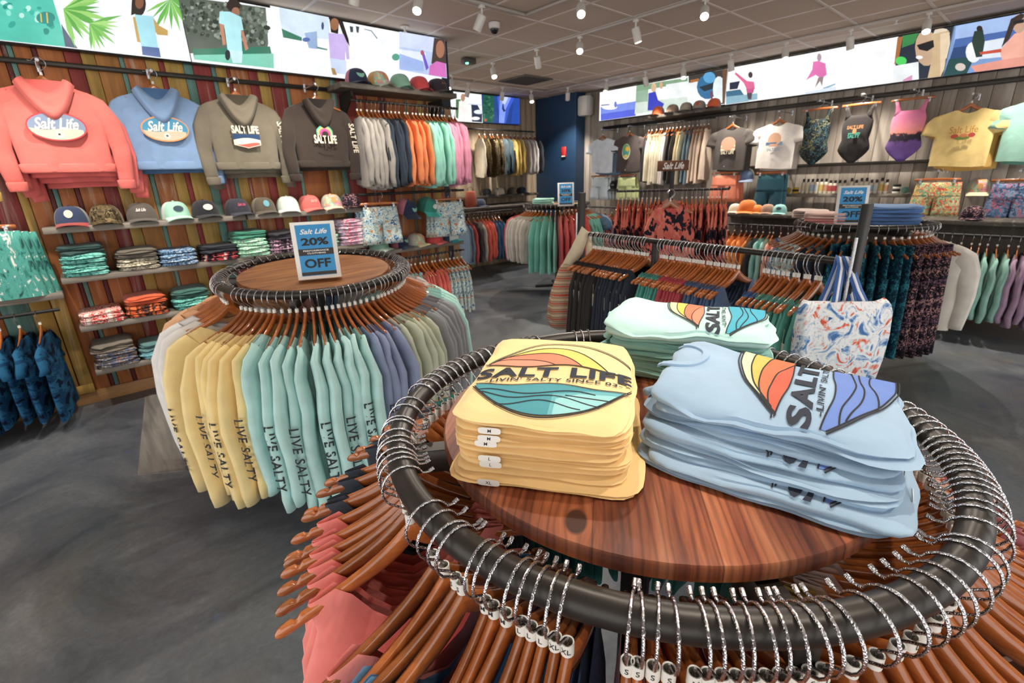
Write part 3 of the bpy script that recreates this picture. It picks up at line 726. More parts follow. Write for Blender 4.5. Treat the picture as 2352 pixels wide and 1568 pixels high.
def wave_print(fn, pal, textcol='#2f3440'):
    """sun-and-sea oval with SALT LIFE across it; fn(x, y, layer)"""
    g = G(); pale, yel, cor, cor2, b1, b2, b3 = pal
    To = lambda x: .2+.62*max(0, 1-abs((x-.05)/1.0)**2.1); Bo = lambda x: -.18-.60*max(0, 1-abs(x+.02)**2.0)
    U = lambda x: .21+.03*sin(5*x+.6)-.07*x*x-.04*x; Lw = lambda x: -.24+.035*sin(5.5*x+1.2)-.03*x+.03*(1-x*x)
    hump = lambda c, w_, h_: (lambda x: min(To(x)-.012, U(x)+h_*max(0, 1-abs((x-c)/w_)**2.3)))
    h1, h2, h3 = hump(-.12, .80, .46), hump(-.32, .66, .32), hump(-.5, .48, .17)
    band(g, fn, U, To, -.95, 1.0, 0, pale); band(g, fn, U, h1, -.93, .7, 1, yel); band(g, fn, U, h2, -.93, .36, 2, cor); band(g, fn, U, h3, -.95, -.03, 3, cor2)
    for cv, a, b in ((To, -.95, 1.0), (lambda x: To(x)+.03, -.99, 1.03), (h1, -.88, .68), (h2, -.9, .34), (h3, -.93, -.02), (U, -.97, .98)): stroke(g, fn, cv, a, b, .0075, 4)
    band(g, fn, Bo, Lw, -.97, .97, 0, b1); s1 = lambda x: min(Lw(x), -.36+.05*sin(6*x)); s2 = lambda x: min(Lw(x), -.47+.05*sin(6*x+1)-.08*x); s3 = lambda x: min(Lw(x), -.58+.05*sin(7*x+2)-.03*x)
    band(g, fn, Bo, lambda x: min(Lw(x), -.30-.22*max(0, .45-x)), .05, .96, 1, b2); band(g, fn, Bo, lambda x: min(Lw(x)-.05, -.36-.5*max(0, .35-x)), .1, .95, 2, b3)
    for cv, a, b in ((s1, -.9, .55), (s2, -.84, .72), (s3, -.7, .4), (Lw, -.98, .98), (Bo, -.98, .98), (lambda x: Bo(x)-.03, -1.0, 1.0), (lambda x: -.4-.12*(x-.2), .2, .9)): stroke(g, fn, lambda x, cv=cv: max(cv(x), Bo(x)-.03), a, b, .0075, 4)
    def put(s, w_, h_, y0, bold, sp=1.0):
        tx = text(s, bold, 0, .22, spacing=sp); k = w_/twidth(tx); g.col = C(textcol)
        g.tri(tx, lambda x, y: fn(x*k, y0+y*h_+.06*(1-(x*k)**2)-.02, 5))
    put('SALT LIFE', 2.02, .2, .02, .05, 1.08); put("-LIVIN' SALTY SINCE 03-", 1.72, .062, -.145, .03, 1.1)
    return g
PAL_Y = ('#f6e7a0', '#f2d070', '#f58a6c', '#f79a7e', '#4f9aa6', '#6fb5bb', '#9ad4d6')
PAL_B = ('#dfe2b6', '#d3b960', '#d8744f', '#c9604a', '#6a86c8', '#7592d2', '#86a2dc')
PAL_M = ('#f6eeb0', '#f0ca5c', '#ee7c58', '#f48b6c', '#45a9c2', '#5fbccd', '#7accd8')

def torus(R, r, n=96, m=14):
    g = G(); g.loft([[((R+r*cos(2*PI*k/m))*cos(2*PI*i/n), (R+r*cos(2*PI*k/m))*sin(2*PI*i/n), r*sin(2*PI*k/m)) for k in range(m)] for i in range(n)], closed=True); return g
RING_M = torus(.46, .0195).mesh('ring', BLACK, 180)
def disc_mesh(R, t, mat):
    g = G(); g.lathe([(.001, -t), (R-.004, -t), (R, -t+.005), (R, -.004), (R-.003, 0), (.001, 0)], 96); return g.mesh('table_top', mat, 40)
def ring_rack(c, z, label, topmat=None, tilt=None, arms=(55, 145, 235, 325)):
    t = thing('round_rack', label, 'clothes rack', 'round clothes racks', (c[0], c[1], 0))
    tm = Matrix.Translation((0, 0, z)) @ (tilt or Matrix.Identity(4))
    part('ring', RING_M, t, mw=tm)
    if topmat: part('table_top', disc_mesh(.382, .026, topmat), t, mw=tm)
    g = G()
    g.box(-.012, -.028, .02, .012, .028, z-.06); g.tube([(0, 0, .02), (0, 0, z-.04)], .03, 12); part('post', g.mesh('post', BLACKM), t)
    for a in arms:
        g = G(); g.box(.02, -.016, -.075, .452, .016, -.03, .002); part('arm', g.mesh('arm', BLACK), t, mw=tm @ Matrix.Rotation(math.radians(a), 4, 'Z'))
    for a in arms:
        g = G(); g.box(.02, -.02, 0, .34, .02, .035, .004); part('foot', g.mesh('foot', BLACKM), t, rot=(0, 0, math.radians(a)))
    return Matrix.Translation((c[0], c[1], 0)) @ tm
def on_ring(mr, th, yaw=0, R=.46, dz=0):
    a = math.radians(th); p = mr @ Vector((R*cos(a), R*sin(a), 0)); b = a + math.radians(yaw)
    return frame((p.x, p.y, p.z+dz), (cos(b), sin(b), 0), (-sin(b), cos(b), 0), (0, 0, 1))

# ---------------------------------------------------------------- nearest round rack
NC = (.727, .446)
_k = onz(1323, 1195, 1.171) - Vector((NC[0], NC[1], 0)); _k = Matrix.Rotation(math.radians(-38), 3, 'Z') @ _k; KN = (_k.x, _k.y, .02)
mr = ring_rack(NC, 1.17, 'nearest black round rack with a burnt pine top and three folded stacks', m_top(math.radians(38), [KN]))
TH = [123, 131, 135, 141, 142.6, 147, 150, 152, 155, 157, 159, 162.5, 175, 178.5, 182, 183.6, 189, 190.6, 193, 195.8, 197.4, 199.2, 201.2, 203,
      211.3, 212.6, 214.6, 216.6, 219.8, 221.4, 223.2, 225, 227, 228.8, 230.6, 232.5, 234.6, 236.6, 241, 245, 249, 252, 255, 258.5, 263, 265.2, 271, 275, 277.2, 280, 282.4, 284.4, 287, 289.2, 291, 293.2, 295.4, 297.6, 300, 303, 306, 308.7, 312, 315, 329, 332, 335, 338, 341.5, 345, 348, 351, 354.5,
      8, 15, 22, 30, 40, 53, 55.5, 58, 72, 74.5, 77, 82, 85.5, 89, 92.5, 96, 99.5, 103, 106, 109.5, 112.5, 116, 119.5]
SZ = {182: 'S', 183.6: 'S', 178.5: 'S', 189: 'M', 190.6: 'M', 193: 'M', 195.8: 'L', 197.4: 'L', 199.2: 'L', 201.2: 'XL', 203: 'XL', 211.3: 'S', 212.6: 'S', 214.6: 'S', 216.6: 'S', 159: 'L', 162.5: 'L', 157: 'XL'}
def near_colour(t):
    for lim, c, nm in ((100, '#3f8f86', 'teal'), (121, '#4a5560', 'slate'), (145, '#39424e', 'charcoal'), (177.5, '#ff968c', 'coral'), (198, '#6aa4d2', 'blue'), (206, '#1f4e8c', 'royal blue'), (240, '#e27a80', 'rose'), (262, '#dfc36a', 'yellow'), (286, '#ead9d2', 'blush white'), (318, '#b06a70', 'dusty rose'), (361, '#7cc4b6', 'aqua')):
        if t < lim: return c, nm
for i, th in enumerate(sorted(TH)):
    yaw = rnd.uniform(-7, 7); mw = on_ring(mr, th, yaw); col, nm = near_colour(th)
    side = 'left' if 100 < th < 190 else ('front' if th < 245 else ('right' if th < 330 else 'back'))
    if th == 330 or th < 100: side = 'back'
    hg = hanger(mw, '%s wooden coat hanger from the left along the %s of the nearest rack' % (count('nh'+side), side), 'hangers on the %s of the nearest round rack' % side, SZ.get(th) or (rnd.choice('SML') if 100 < th < 310 else None))
    o = solo('tank_top', TANK_HI[i % 4], '%s %s tank top from the left along the %s of the nearest rack' % (count('nt'+nm+side), nm, side), 'tank top', '%s tank tops on the nearest round rack' % nm, mw=mw, color=C(col))
    if th in (249, 252, 245):
        g = G(); tx = text({249: 'left n', 252: 'roffee', 245: 'left'}[th], -.01, .35, 0); sg = 1 if (Vector((0, 0, CAM_H))-mw.translation).dot(mw.col[1].to_3d()) > 0 else -1
        for sd_ in (-1, 1): g.tri(tx, lambda x, y: (.07+(x*.0095*.9+y*.009*.45)*(-sd_), .0069*sd_, ht_(.07)-.018+y*.009*.9-x*.0095*.42*(-sd_)))
        part('handwriting', g.mesh('handwriting', DARKINK, 0), hg)

# ---- folded stacks on the top
STICK = simple('size_sticker', '#f3efe6', .35)
def sticker(parent, s, loc, rot=(0, 0, 0), w_=.034, h_=.0105):
    g = G(); n = 20; g.col = (1, 1, 1, 1)
    out = []
    for k in range(n):
        a = 2*PI*k/n; out.append((spow(cos(a), .4)*w_/2, spow(sin(a), .6)*h_/2))
    g.prism(out, lambda x, y, d: (x, -d, y), .0006)
    st = part('size_sticker', g.mesh('size_sticker', STICK, 0), parent, loc, rot)
    g = G(); tx = text(s, .005, .1, 0); g.tri(tx, lambda x, y: (x*.0055, -.0009, y*.0055)); part('size_letter', g.mesh('size_letter', DARKINK, 0), st)
def stack_tee(mw, seed, w_, d_, h_, layers, lift, col, label, group, pal=None, gx=0, gy=0, sx=.12, sy=.16, wav=.004, rotp=0):
    gg, topz = fold_shape(seed, w_, d_, h_, layers, wav, lift, 64, 10)
    t = thing('folded_tee', label, 'folded shirt', group, mw=mw)
    body = part('body', gg.mesh('folded_tee', CLOTH, 60), t, color=C(col))
    if pal:
        def fn(x, y, lay):
            X, Y = gx+x*sx, gy+y*sy
            X = min(max(X, -w_*.492), w_*.492); Y = min(max(Y, -d_*.492), d_*.492)
            return (X, Y, topz(X, Y)+.0012+.00022*lay)
        part('wave_print', wave_print(fn, pal).mesh('wave_print', PRINT, 0, True), t)
    return t, topz
def stk_frame(o, x, z, dx=0, dy=0, yaw=0):
    x = Vector((x[0], x[1], 0)).normalized(); x = Matrix.Rotation(yaw, 3, 'Z') @ x; y = Vector((-x.y, x.x, 0)); p = Vector((o[0], o[1], z)) + x*dx + y*dy
    return frame(p, x, y, (0, 0, 1))
ZT = 1.1712
# yellow stack: reads towards the viewer
uy = Vector((.5848, -.8112)); ny = Vector((.8112, .5848)); oy = Vector((.336, .532)) + uy*.131 + ny*.165
zc = ZT; hts = [.0115]*8
for k in range(8):
    wid = .292 if k == 0 else .258+.008*rnd.random(); dep = .345 if k == 0 else .318+.008*rnd.random()
    t, tz = stack_tee(stk_frame(oy, uy, zc, rnd.uniform(-.003, .003)+(.006 if k == 0 else 0), rnd.uniform(-.002, .004), rnd.uniform(-.012, .012)), k+3, wid, dep, .0112, 1 if k % 3 else 2, .0022, '#fed592', '%s yellow folded tee from the bottom of the yellow stack' % nth(k+1), 'yellow folded tees on the nearest rack', wav=.0022)
    if k in (0, 2, 3, 5, 6, 7): sticker(t, ('XL', '', 'L', 'L', '', 'M', 'M', 'M')[k] or 'L', (-.075+.004*k % .01, -dep/2-.0012, .0062))
    zc += .0116
t, tz = stack_tee(stk_frame(oy, uy, zc, .004, .002), 90, .262, .33, .017, 2, .012, '#ffdc9c', 'yellow folded tee with the wave print, topmost of the yellow stack', 'yellow folded tees on the nearest rack', PAL_Y, .004, -.022, .129, .165, .0045)
# blue stack: collars to the left
ub = Vector((.2056, -.9786)); nb = Vector((.9786, .2056)); ob = Vector((.589, .375)) + ub*.165 + nb*.14
zc = ZT
def neck_rib(topz, cx, cy, r0, r1, z0):
    """ribbed neck band lying on a folded tee"""
    g = G(); n = 22; rr_ = []
    for k in range(n+1):
        a = PI*.95 + PI*1.1*k/n; r_ = []
        for j, (r, dz) in enumerate(((r0, 0), (r0, .004), ((r0+r1)/2, .0055), (r1, .004), (r1, 0))):
            x, y = cx+r*cos(a), cy+.8*r*sin(a); r_.append((x, y, topz(x, y)+dz+z0))
        rr_.append(r_)
    g.loft(rr_); return g.mesh('neck_rib', CLOTH, 60)
g = G()
for k in range(1): g.loft([[(x, .0085*cos(2*PI*i/12)*(1-.15*j), .0075*sin(2*PI*i/12)) for i in range(12)] for j, x in enumerate((-.045, -.04, .0, .04, .045))])
ROLL = g.mesh('sleeve_fold', CLOTH, 180)
for k in range(7):
    off = ((-.034, .004), (-.03, -.004), (-.016, .006), (-.012, -.004), (-.008, .004), (.014, 0), (.018, .003))[k]
    wid = .262+.012*rnd.random(); dep = .325+.015*rnd.random()
    t, tz = stack_tee(stk_frame(ob, nb, zc, off[0], off[1]-.012*(k < 3), rnd.uniform(-.05, .05)), k+33, wid, dep, .0112, 1 + (k % 3 == 0), .0045, '#a3bfd6' if k % 2 else '#9cb9d2', '%s light blue folded tee from the bottom of the blue stack' % nth(k+1), 'light blue folded tees on the nearest rack', PAL_B if k in (1, 4) else None, .116, -.05, .246, .142, .0045)
    if k in (1, 2, 4, 5): sticker(t, 'L', (-.06+.03*(k % 3), -dep/2-.0012, .006))
    zc += .0112
t, tz = stack_tee(stk_frame(ob, nb, zc, .02, .0), 71, .268, .335, .016, 2, .024, '#9fbbd4', 'light blue folded tee with wave print, topmost of the blue stack', 'light blue folded tees on the nearest rack', PAL_B, .116, -.045, .246, .142, .008)
part('neck_rib', neck_rib(tz, .02, .165, .052, .066, .0), t, color=C('#9db8d2')); part('neck_rib', neck_rib(tz, .035, .178, .05, .062, -.006), t, color=C('#8fadc9'))
for k in range(3): part('sleeve_fold', ROLL, t, (-.05+.035*k, .168, -.002-.014*k), (0, .15, .2*k-.2), color=C('#9db8d2'))
# mint stack behind
um = Vector((.40, -.9165)); nm_ = Vector((.9165, .40)); om = Vector((.845, .575)) + um*.12 + nm_*.12
zc = ZT
for k in range(9):
    t, tz = stack_tee(stk_frame(om, nm_, zc, rnd.uniform(-.006, .006), rnd.uniform(-.006, .006), rnd.uniform(-.04, .04)), k+52, .25+.012*rnd.random(), .31+.012*rnd.random(), .0108, 1 + k % 2, .003, '#aadfd5' if k % 2 else '#a2d9cf', '%s mint folded tee from the bottom of the mint stack' % nth(k+1), 'mint folded tees on the nearest rack', wav=.0045)
    zc += .0108
t, tz = stack_tee(stk_frame(om, nm_, zc, -.004, .006), 61, .262, .335, .02, 2, .014, '#c4ebe4', 'mint folded tee with wave print, topmost of the mint stack', 'mint folded tees on the nearest rack', PAL_M, .115, -.055, .242, .135, .008)
for k in range(5): part('sleeve_fold', ROLL, t, (-.07+.03*(k % 3), .165+.005*k, .01-.018*k), (0, .1*k-.2, .25-.12*k), color=C('#aadfd5'))

# ---------------------------------------------------------------- round rack with the sale sign
MC = Vector((.924, 2.626)); dcam = Vector((-MC.x, -MC.y, 0)).normalized(); ax = Vector((0, 0, 1)).cross(dcam)
m = N('oiled_pine_top'); v = m.coord('Object', (2.2, 22, 1), (0, 0, .85)); r = m.ramp([(.3, C('#5f3519')), (.5, C('#935d32')), (.7, C('#b07a47'))]); m.l(m.noise(v, 1.6, 5, .6, .6), r.inputs[0]); m.set(Base_Color=r.outputs[0], Roughness=.38)
OILED = m.m
mr2 = ring_rack(MC, 1.163, 'black round rack with an oiled pine top holding the large sale sign', OILED, Matrix.Rotation(math.radians(4.2), 4, ax))
def mid_colour(t):
    for lim, c, nm in ((163, '#f0b98c', 'peach'), (182, '#efece8', 'white'), (223, '#ffe5a4', 'yellow'), (266, '#c4ece8', 'aqua'), (279, '#929dbc', 'slate blue'), (299, '#c4c8b2', 'sage green'), (321, '#939396', 'grey heather'), (352, '#b9e8de', 'mint'), (400, '#c8c3bd', 'pale grey'), (440, '#6f8fae', 'denim blue'), (480, '#e2a09a', 'salmon'), (540, '#f0b98c', 'peach')):
        if t < lim: return c, nm
th = 150.0; i = 0
while th < 508:
    t360 = th
    if 187 < th < 202: th = 202.0; t360 = th
    col, nm = mid_colour(t360); mw = on_ring(mr2, t360, rnd.uniform(-4, 4))
    vis = th < 350
    hanger(mw, '%s wooden coat hanger from the %s of the large sale sign rack' % (count('mh%d' % vis), 'left along the front' if vis else 'right along the back'), 'hangers on the round rack with the sale sign')
    solo('long_sleeve_shirt', LS_HI[i % 4], '%s %s long-sleeve shirt from the left on the large sale sign rack' % (count('ms'+nm), nm), 'shirt', '%s shirts on the sale sign rack' % nm, mw=mw @ Matrix.Diagonal((1, 1, rnd.uniform(.93, 1.06), 1)), color=C(col))
    if vis and nm in ('yellow', 'aqua', 'slate blue', 'sage green') and i % 2 == 0:
        part('sleeve_print', LIVE, COL.objects[-1])
    i += 1; th += (rnd.uniform(2.7, 4.6) if vis else rnd.uniform(5, 7.5))
_p = mr2 @ Vector((.0, .0, .003)); _b = onz(735, 632, _p.z+.01); dd = Vector((_b.x, _b.y, 0)).normalized()
sale_sign(frame((_b.x, _b.y, _p.z-.003), (cos(math.radians(-22)), sin(math.radians(-22)), 0), (-sin(math.radians(-22))*cos(.12), cos(math.radians(-22))*cos(.12), -sin(.12)), (sin(math.radians(-22))*-sin(.12), cos(math.radians(-22))*sin(.12), cos(.12))), 'large blue 20% off sign standing on the round rack in the middle', .2, .27)
# ================================================================== SCREENS
BEZEL = simple('screen_bezel', '#17171a', .35)
def el(cx, cy, rx, ry, n=14, rot=0): return [(cx+rx*cos(2*PI*k/n)*cos(rot)-ry*sin(2*PI*k/n)*sin(rot), cy+rx*cos(2*PI*k/n)*sin(rot)+ry*sin(2*PI*k/n)*cos(rot)) for k in range(n)]
def screen(axis, c, a0, a1, z0, z1, base, items, label, depth=.06):
    """display in the plane axis = c; items are (colour, outline) in the order they are painted"""
    t = thing('video_screen', label, 'screen', 'video screens high on the walls', (a0, c, z0) if axis == 'Y' else (c, a0, z0))
    lo, hi = min(a0, a1), max(a0, a1); org = Vector(t.location); g = G()
    if axis == 'Y': g.box(lo-org.x-.004, 0, -.012, hi-org.x+.004, depth, z1-z0+.012, .004)
    else: g.box(0, lo-org.y-.004, -.012, depth, hi-org.y+.004, z1-z0+.012, .004)
    part('case', g.mesh('case', BEZEL), t)
    g = G(); w_, h_ = a1-a0, z1-z0
    def loc(p, k):
        d = -.0015-.0004*k
        a = min(max(p[0], lo), hi); z = min(max(p[1], z0), z1)
        return (a-org.x, d, z-org.z) if axis == 'Y' else (d, a-org.y, z-org.z)
    g.col = C(base); g.add([loc(p, 0) for p in ((a0, z0), (a1, z0), (a1, z1), (a0, z1))], [(0, 1, 2, 3)])
    for k, (col, out) in enumerate(items):
        g.col = C(col); pts = []
        for x, y in out:
            q = onY(x, y, c) if axis == 'Y' else onX(x, y, c); pts.append(((q.x if axis == 'Y' else q.y), q.z))
        g.add([loc(p, k+1) for p in pts], [tuple(range(len(pts)))])
    part('picture', g.mesh('picture', SCREEN, 0, True), t); return t
YS = 4.80
def blot(n, x0, y0, x1, y1, cols, r=6, sl=0.11):
    out = []
    for _ in range(n):
        x = rnd.uniform(x0, x1); y = rnd.uniform(y0, y1)+(x-x0)*sl; s = rnd.uniform(.4, 1)*r; out.append((rnd.choice(cols), el(x, y, s*rnd.uniform(.6, 1.6), s, 7, rnd.random()*3)))
    return out
def palm(cx, cy, L_, a0, a1, n, cols):
    out = []
    for k in range(n):
        a = lerp(a0, a1, k/(n-1))+rnd.uniform(-.05, .05); l = L_*rnd.uniform(.75, 1.1); nx, ny = -sin(a), cos(a); w_ = l*.06
        out.append((rnd.choice(cols), [(cx, cy), (cx+cos(a)*l*.5+nx*w_, cy+sin(a)*l*.5+ny*w_), (cx+cos(a)*l, cy+sin(a)*l), (cx+cos(a)*l*.5-nx*w_, cy+sin(a)*l*.5-ny*w_)]))
    return out
it = [('#55c9b4', [(-300, -80), (110, -40), (128, 20), (154, 108), (-300, 60)])] + blot(26, -40, 0, 125, 60, ['#2fa897', '#8fe6d3', '#3dbba6', '#c2f3e6', '#1f8f82'], 9) + [('#2c8f86', el(105, 42, 22, 14)), ('#e6c95a', [(92, 32), (95, 32), (97, 52), (94, 52)]), ('#e6c95a', [(106, 30), (109, 30), (111, 54), (108, 54)]), ('#54627a', [(140, 55), (150, 70), (178, 112), (150, 108)])]
it += palm(145, 22, 105, -.6, 1.3, 15, ['#7cc25a', '#5fae4a', '#a3d977', '#8fcf6a']) + palm(205, 55, 75, -.2, 1.5, 11, ['#86c85f', '#6ab552', '#a9dc80']) + palm(390, 0, 80, -.5, 2.6, 13, ['#86c85f', '#6ab552', '#a9dc80'])
it += [('#241a16', el(318, 12, 16, 28)), ('#8a5a3e', el(319, 8, 10, 15)), ('#241a16', [(302, 0), (310, 0), (308, 35), (300, 38)]), ('#c8a45a', [(304, 42), (312, 40), (322, 100), (314, 98)]), ('#c8a45a', [(350, 42), (362, 60), (384, 72), (384, 84), (360, 82), (346, 60)]), ('#a9e3ef', [(308, 36), (350, 40), (362, 113), (324, 110)]), ('#3d5f9e', [(324, 108), (364, 112), (368, 134), (326, 128)])]
screen('Y', YS, -1.45, .998, 2.533, 3.0, '#f7fafb', it, 'wide wall screen at the top left with palm leaves and a girl')
it = [('#5d665a', [(405, -10), (610, 18), (616, 100), (612, 118), (432, 122), (420, 60)])] + blot(230, 415, 0, 606, 82, ['#3e463c', '#7f8a7e', '#2f382f', '#98a396', '#6a7569', '#4d5648'], 6, .12)
it += [('#2f7a63', [(432, 118), (612, 112), (625, 170), (440, 146)]), ('#7fd0b8', [(440, 132), (620, 128), (626, 168), (440, 147)]), ('#ffffff', [(612, 20), (634, 24), (642, 110), (646, 170), (622, 166), (620, 120)])]
it += [('#33241f', el(529, 20, 16, 14)), ('#a8745a', el(534, 34, 9, 10)), ('#c58a70', [(497, 60), (506, 62), (512, 108), (505, 110)]), ('#c58a70', [(545, 75), (552, 78), (563, 118), (556, 122)]), ('#b9eef5', [(498, 34), (520, 34), (546, 46), (552, 76), (546, 76), (549, 124), (516, 122), (508, 64), (496, 60)]), ('#cdeff2', [(518, 120), (550, 124), (548, 150), (528, 150)]), ('#1d2430', el(516, 132, 6, 12))]
it += [('#dcecfa', [(632, 24), (745, 46), (748, 95), (640, 92)]), ('#3e7f63', [(638, 72), (684, 92), (684, 100), (642, 92)]), ('#9db7dd', [(690, 82), (718, 78), (720, 118), (700, 116)]), ('#5a72b0', el(694, 97, 9, 5)), ('#4d8f78', [(716, 112), (742, 118), (742, 121), (720, 117)]), ('#35507a', el(731, 66, 3, 9))]
it += [('#201815', [(746, 48), (776, 54), (790, 96), (792, 112), (780, 92), (768, 60), (766, 84), (750, 80)]), ('#9a6a48', el(758, 62, 10, 14)), ('#cbb6ea', [(744, 82), (778, 84), (790, 112), (792, 140), (786, 142), (782, 120), (782, 146), (748, 140)]), ('#cfdcf6', [(748, 138), (784, 144), (786, 176), (752, 172)]), ('#b08a50', [(750, 160), (758, 162), (764, 177), (754, 176)])]
it += [('#3c4a52', [(792, 66), (800, 68), (800, 80), (794, 80)]), ('#3c4a52', [(806, 66), (814, 68), (812, 82), (808, 80)]), ('#4d7a86', [(824, 72), (842, 76), (842, 78), (826, 74)]), ('#4d7a86', [(842, 76), (856, 94), (854, 95), (841, 78)]), ('#bfd0f2', [(905, 78), (1012, 96), (1014, 184), (905, 164)]), ('#d6e0fb', [(905, 78), (1012, 96), (1012, 130), (905, 112)]), ('#e9f1fd', [(905, 118), (965, 126), (968, 150), (905, 150)]), ('#57a38d', el(897, 136, 9, 8)), ('#a6bdf0', [(905, 128), (960, 146), (960, 168), (905, 164)])]
it += [('#4a3a34', [(984, 92), (1008, 95), (1012, 150), (994, 158), (978, 150)]), ('#a9745c', el(998, 118, 10, 20)), ('#d873c0', [(974, 155), (990, 145), (1010, 150), (1013, 182), (972, 176)]), ('#7a5ac8', [(954, 122), (960, 122), (972, 160), (966, 166)]), ('#b45a70', el(957, 126, 4, 6))]
screen('Y', YS, 1.004, 3.345, 2.533, 3.003, '#fbfdff', it, 'wide wall screen on the left showing a rock, a boy and a boat')

# ================================================================== LEFT WALL FIXTURES
g = G(); g.box(-2.4, 4.83, 2.418, 2.27, 4.87, 2.449, .003); solo('hang_rail', g.mesh('hang_rail', BLACK), 'dark flat rail along the colourful board wall under the screens', 'rail')
def shelf(x0, x1, z, label, y0=4.585, y1=4.87, th=.04, col='#8d867c'):
    g = G(); g.box(0, y0, -th, x1-x0, y1, 0, .005); return solo('wall_shelf', g.mesh('wall_shelf', SHELFW), label, 'shelf', 'weathered wall shelves', (x0, 0, z), color=C(col))
for x0, x1, z, lab in [(-.153, 1.11, 1.374, 'grey weathered shelf under the coral and blue hoodies'), (1.125, 2.162, 1.374, 'grey weathered shelf under the dark hoodies'),
    (-.143, 1.11, 1.028, 'grey shelf with the teal and cream folded stacks'), (1.125, 2.16, 1.028, 'grey shelf with the green and pink folded stacks'),
    (-.13, 2.16, .671, 'grey shelf with the orange folded stack'), (-.125, 2.16, .329, 'lowest grey shelf on the colourful board wall'),
    (-1.7, -.155, .933, 'grey shelf at the left edge above the navy shirts'), (2.13, 3.35, .932, 'grey shelf of caps above the tropical shirts')]:
    shelf(x0, x1, z, lab)
shelf(2.07, 3.33, 2.455, 'dark grey shelf of five caps in front of the left screen', 4.52, 4.86, .045, '#6d675f')
for x, lab in ((2.2, 'left'), (3.2, 'right')):
    g = G(); g.prism([(4.87, 2.40), (4.6, 2.40), (4.6, 2.36), (4.82, 2.2), (4.87, 2.2)], lambda y, z, d: (x-.01+d, y, z), .02); solo('shelf_bracket', g.mesh('shelf_bracket', BLACKM, 0), 'black bracket under the %s end of the five-cap shelf' % lab, 'bracket')

# display garment seen from the front: matrix with arms along the wall
def face(p, ang=0.0, wall='Y'):
    """hanger frame facing the room; arms along the wall"""
    a = math.radians(ang)
    if wall == 'Y': x = Vector((cos(a), sin(a), 0)); y = Vector((-sin(a), cos(a), 0))
    else: x = Vector((sin(a), -cos(a), 0)); y = Vector((cos(a), sin(a), 0))
    return frame(p, x, y, (0, 0, 1))
def bracket(p, wall='Y', L_=.2):
    g = G(); e = Vector((0, 1, 0)) if wall == 'Y' else Vector((1, 0, 0)); p = Vector(p)
    g.tube([p-e*.04, p+e*L_], .007, 8); g.tube([p-e*.045, p-e*.035], .011, 8); g.tube([p+e*(L_-.03)-Vector((0, 0, .03)), p+e*(L_-.03)+Vector((0, 0, .035))], .012, 8); return g.mesh('face_out_arm', CHROME)
HOOD_G = G()
def hoodie_parts():
    body = shirt_g(sw=.219, cw=.25, hw=.235, L=.58, nw=.1, th=.045, sl='long', fold=.012, seed=301, nu=44, nv=18, nd=.05, slen=.60, sspread=.085, scallop=.004)
    hem = G(); rr_ = []
    for j, (z, k) in enumerate(((-.615, .242), (-.62, .25), (-.665, .244), (-.672, .236))): rr_.append([(k*spow(cos(2*PI*i/32), .8), .05*(k/.24)*spow(sin(2*PI*i/32), .85), z) for i in range(32)])
    hem.loft(rr_)
    hood = G()
    def hd(u, v):
        t = (u-.5)*2; e_ = 1-abs(t)**1.7
        return (t*(.098+.05*v), -.034-.055*sin(PI*v*.92)-.025*v*e_-.012*sin(3*PI*v)*e_, gz(.1)+.034-.04*v-(.085+.135*v)*e_)
    hood.grid(hd, 28, 16)
    inn = G(); inn.grid(lambda u, v: ((u-.5)*.21, -.02-.02*sin(PI*u), gz(.1)+.02-.13*v*sin(PI*u)), 14, 4)
    cuff = G()
    for s in (1,):
        x, z = .215+.07, -.745
        cuff.loft([[(s*(x+a*cos(2*PI*i/14)), a*.62*sin(2*PI*i/14), z+dz) for i in range(14)] for a, dz in ((.05, .02), (.052, .01), (.047, -.035), (.042, -.04))])
    return [g_.mesh(n_, CLOTH, 180) for n_, g_ in (('body', body), ('waistband', hem), ('hood', hood), ('hood_lining', inn), ('cuff', cuff))]
HOODIE = hoodie_parts()
def hoodie(p, ang, col, dark, label, group=None, prt=None):
    mw = face(p, ang); t = thing('hoodie', label, 'hoodie', group, mw=mw)
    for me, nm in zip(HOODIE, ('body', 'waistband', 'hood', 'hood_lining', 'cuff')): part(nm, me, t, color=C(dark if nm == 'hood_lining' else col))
    part('cuff', HOODIE[4], t, (-.57, 0, 0), color=C(col))
    if prt: part('chest_print', prt, t)
    return t
def chest(fnz=-.075):
    return lambda x, y, k=0: (x, -.062-.0006*k-.02*(1-(x/.2)**2), y)
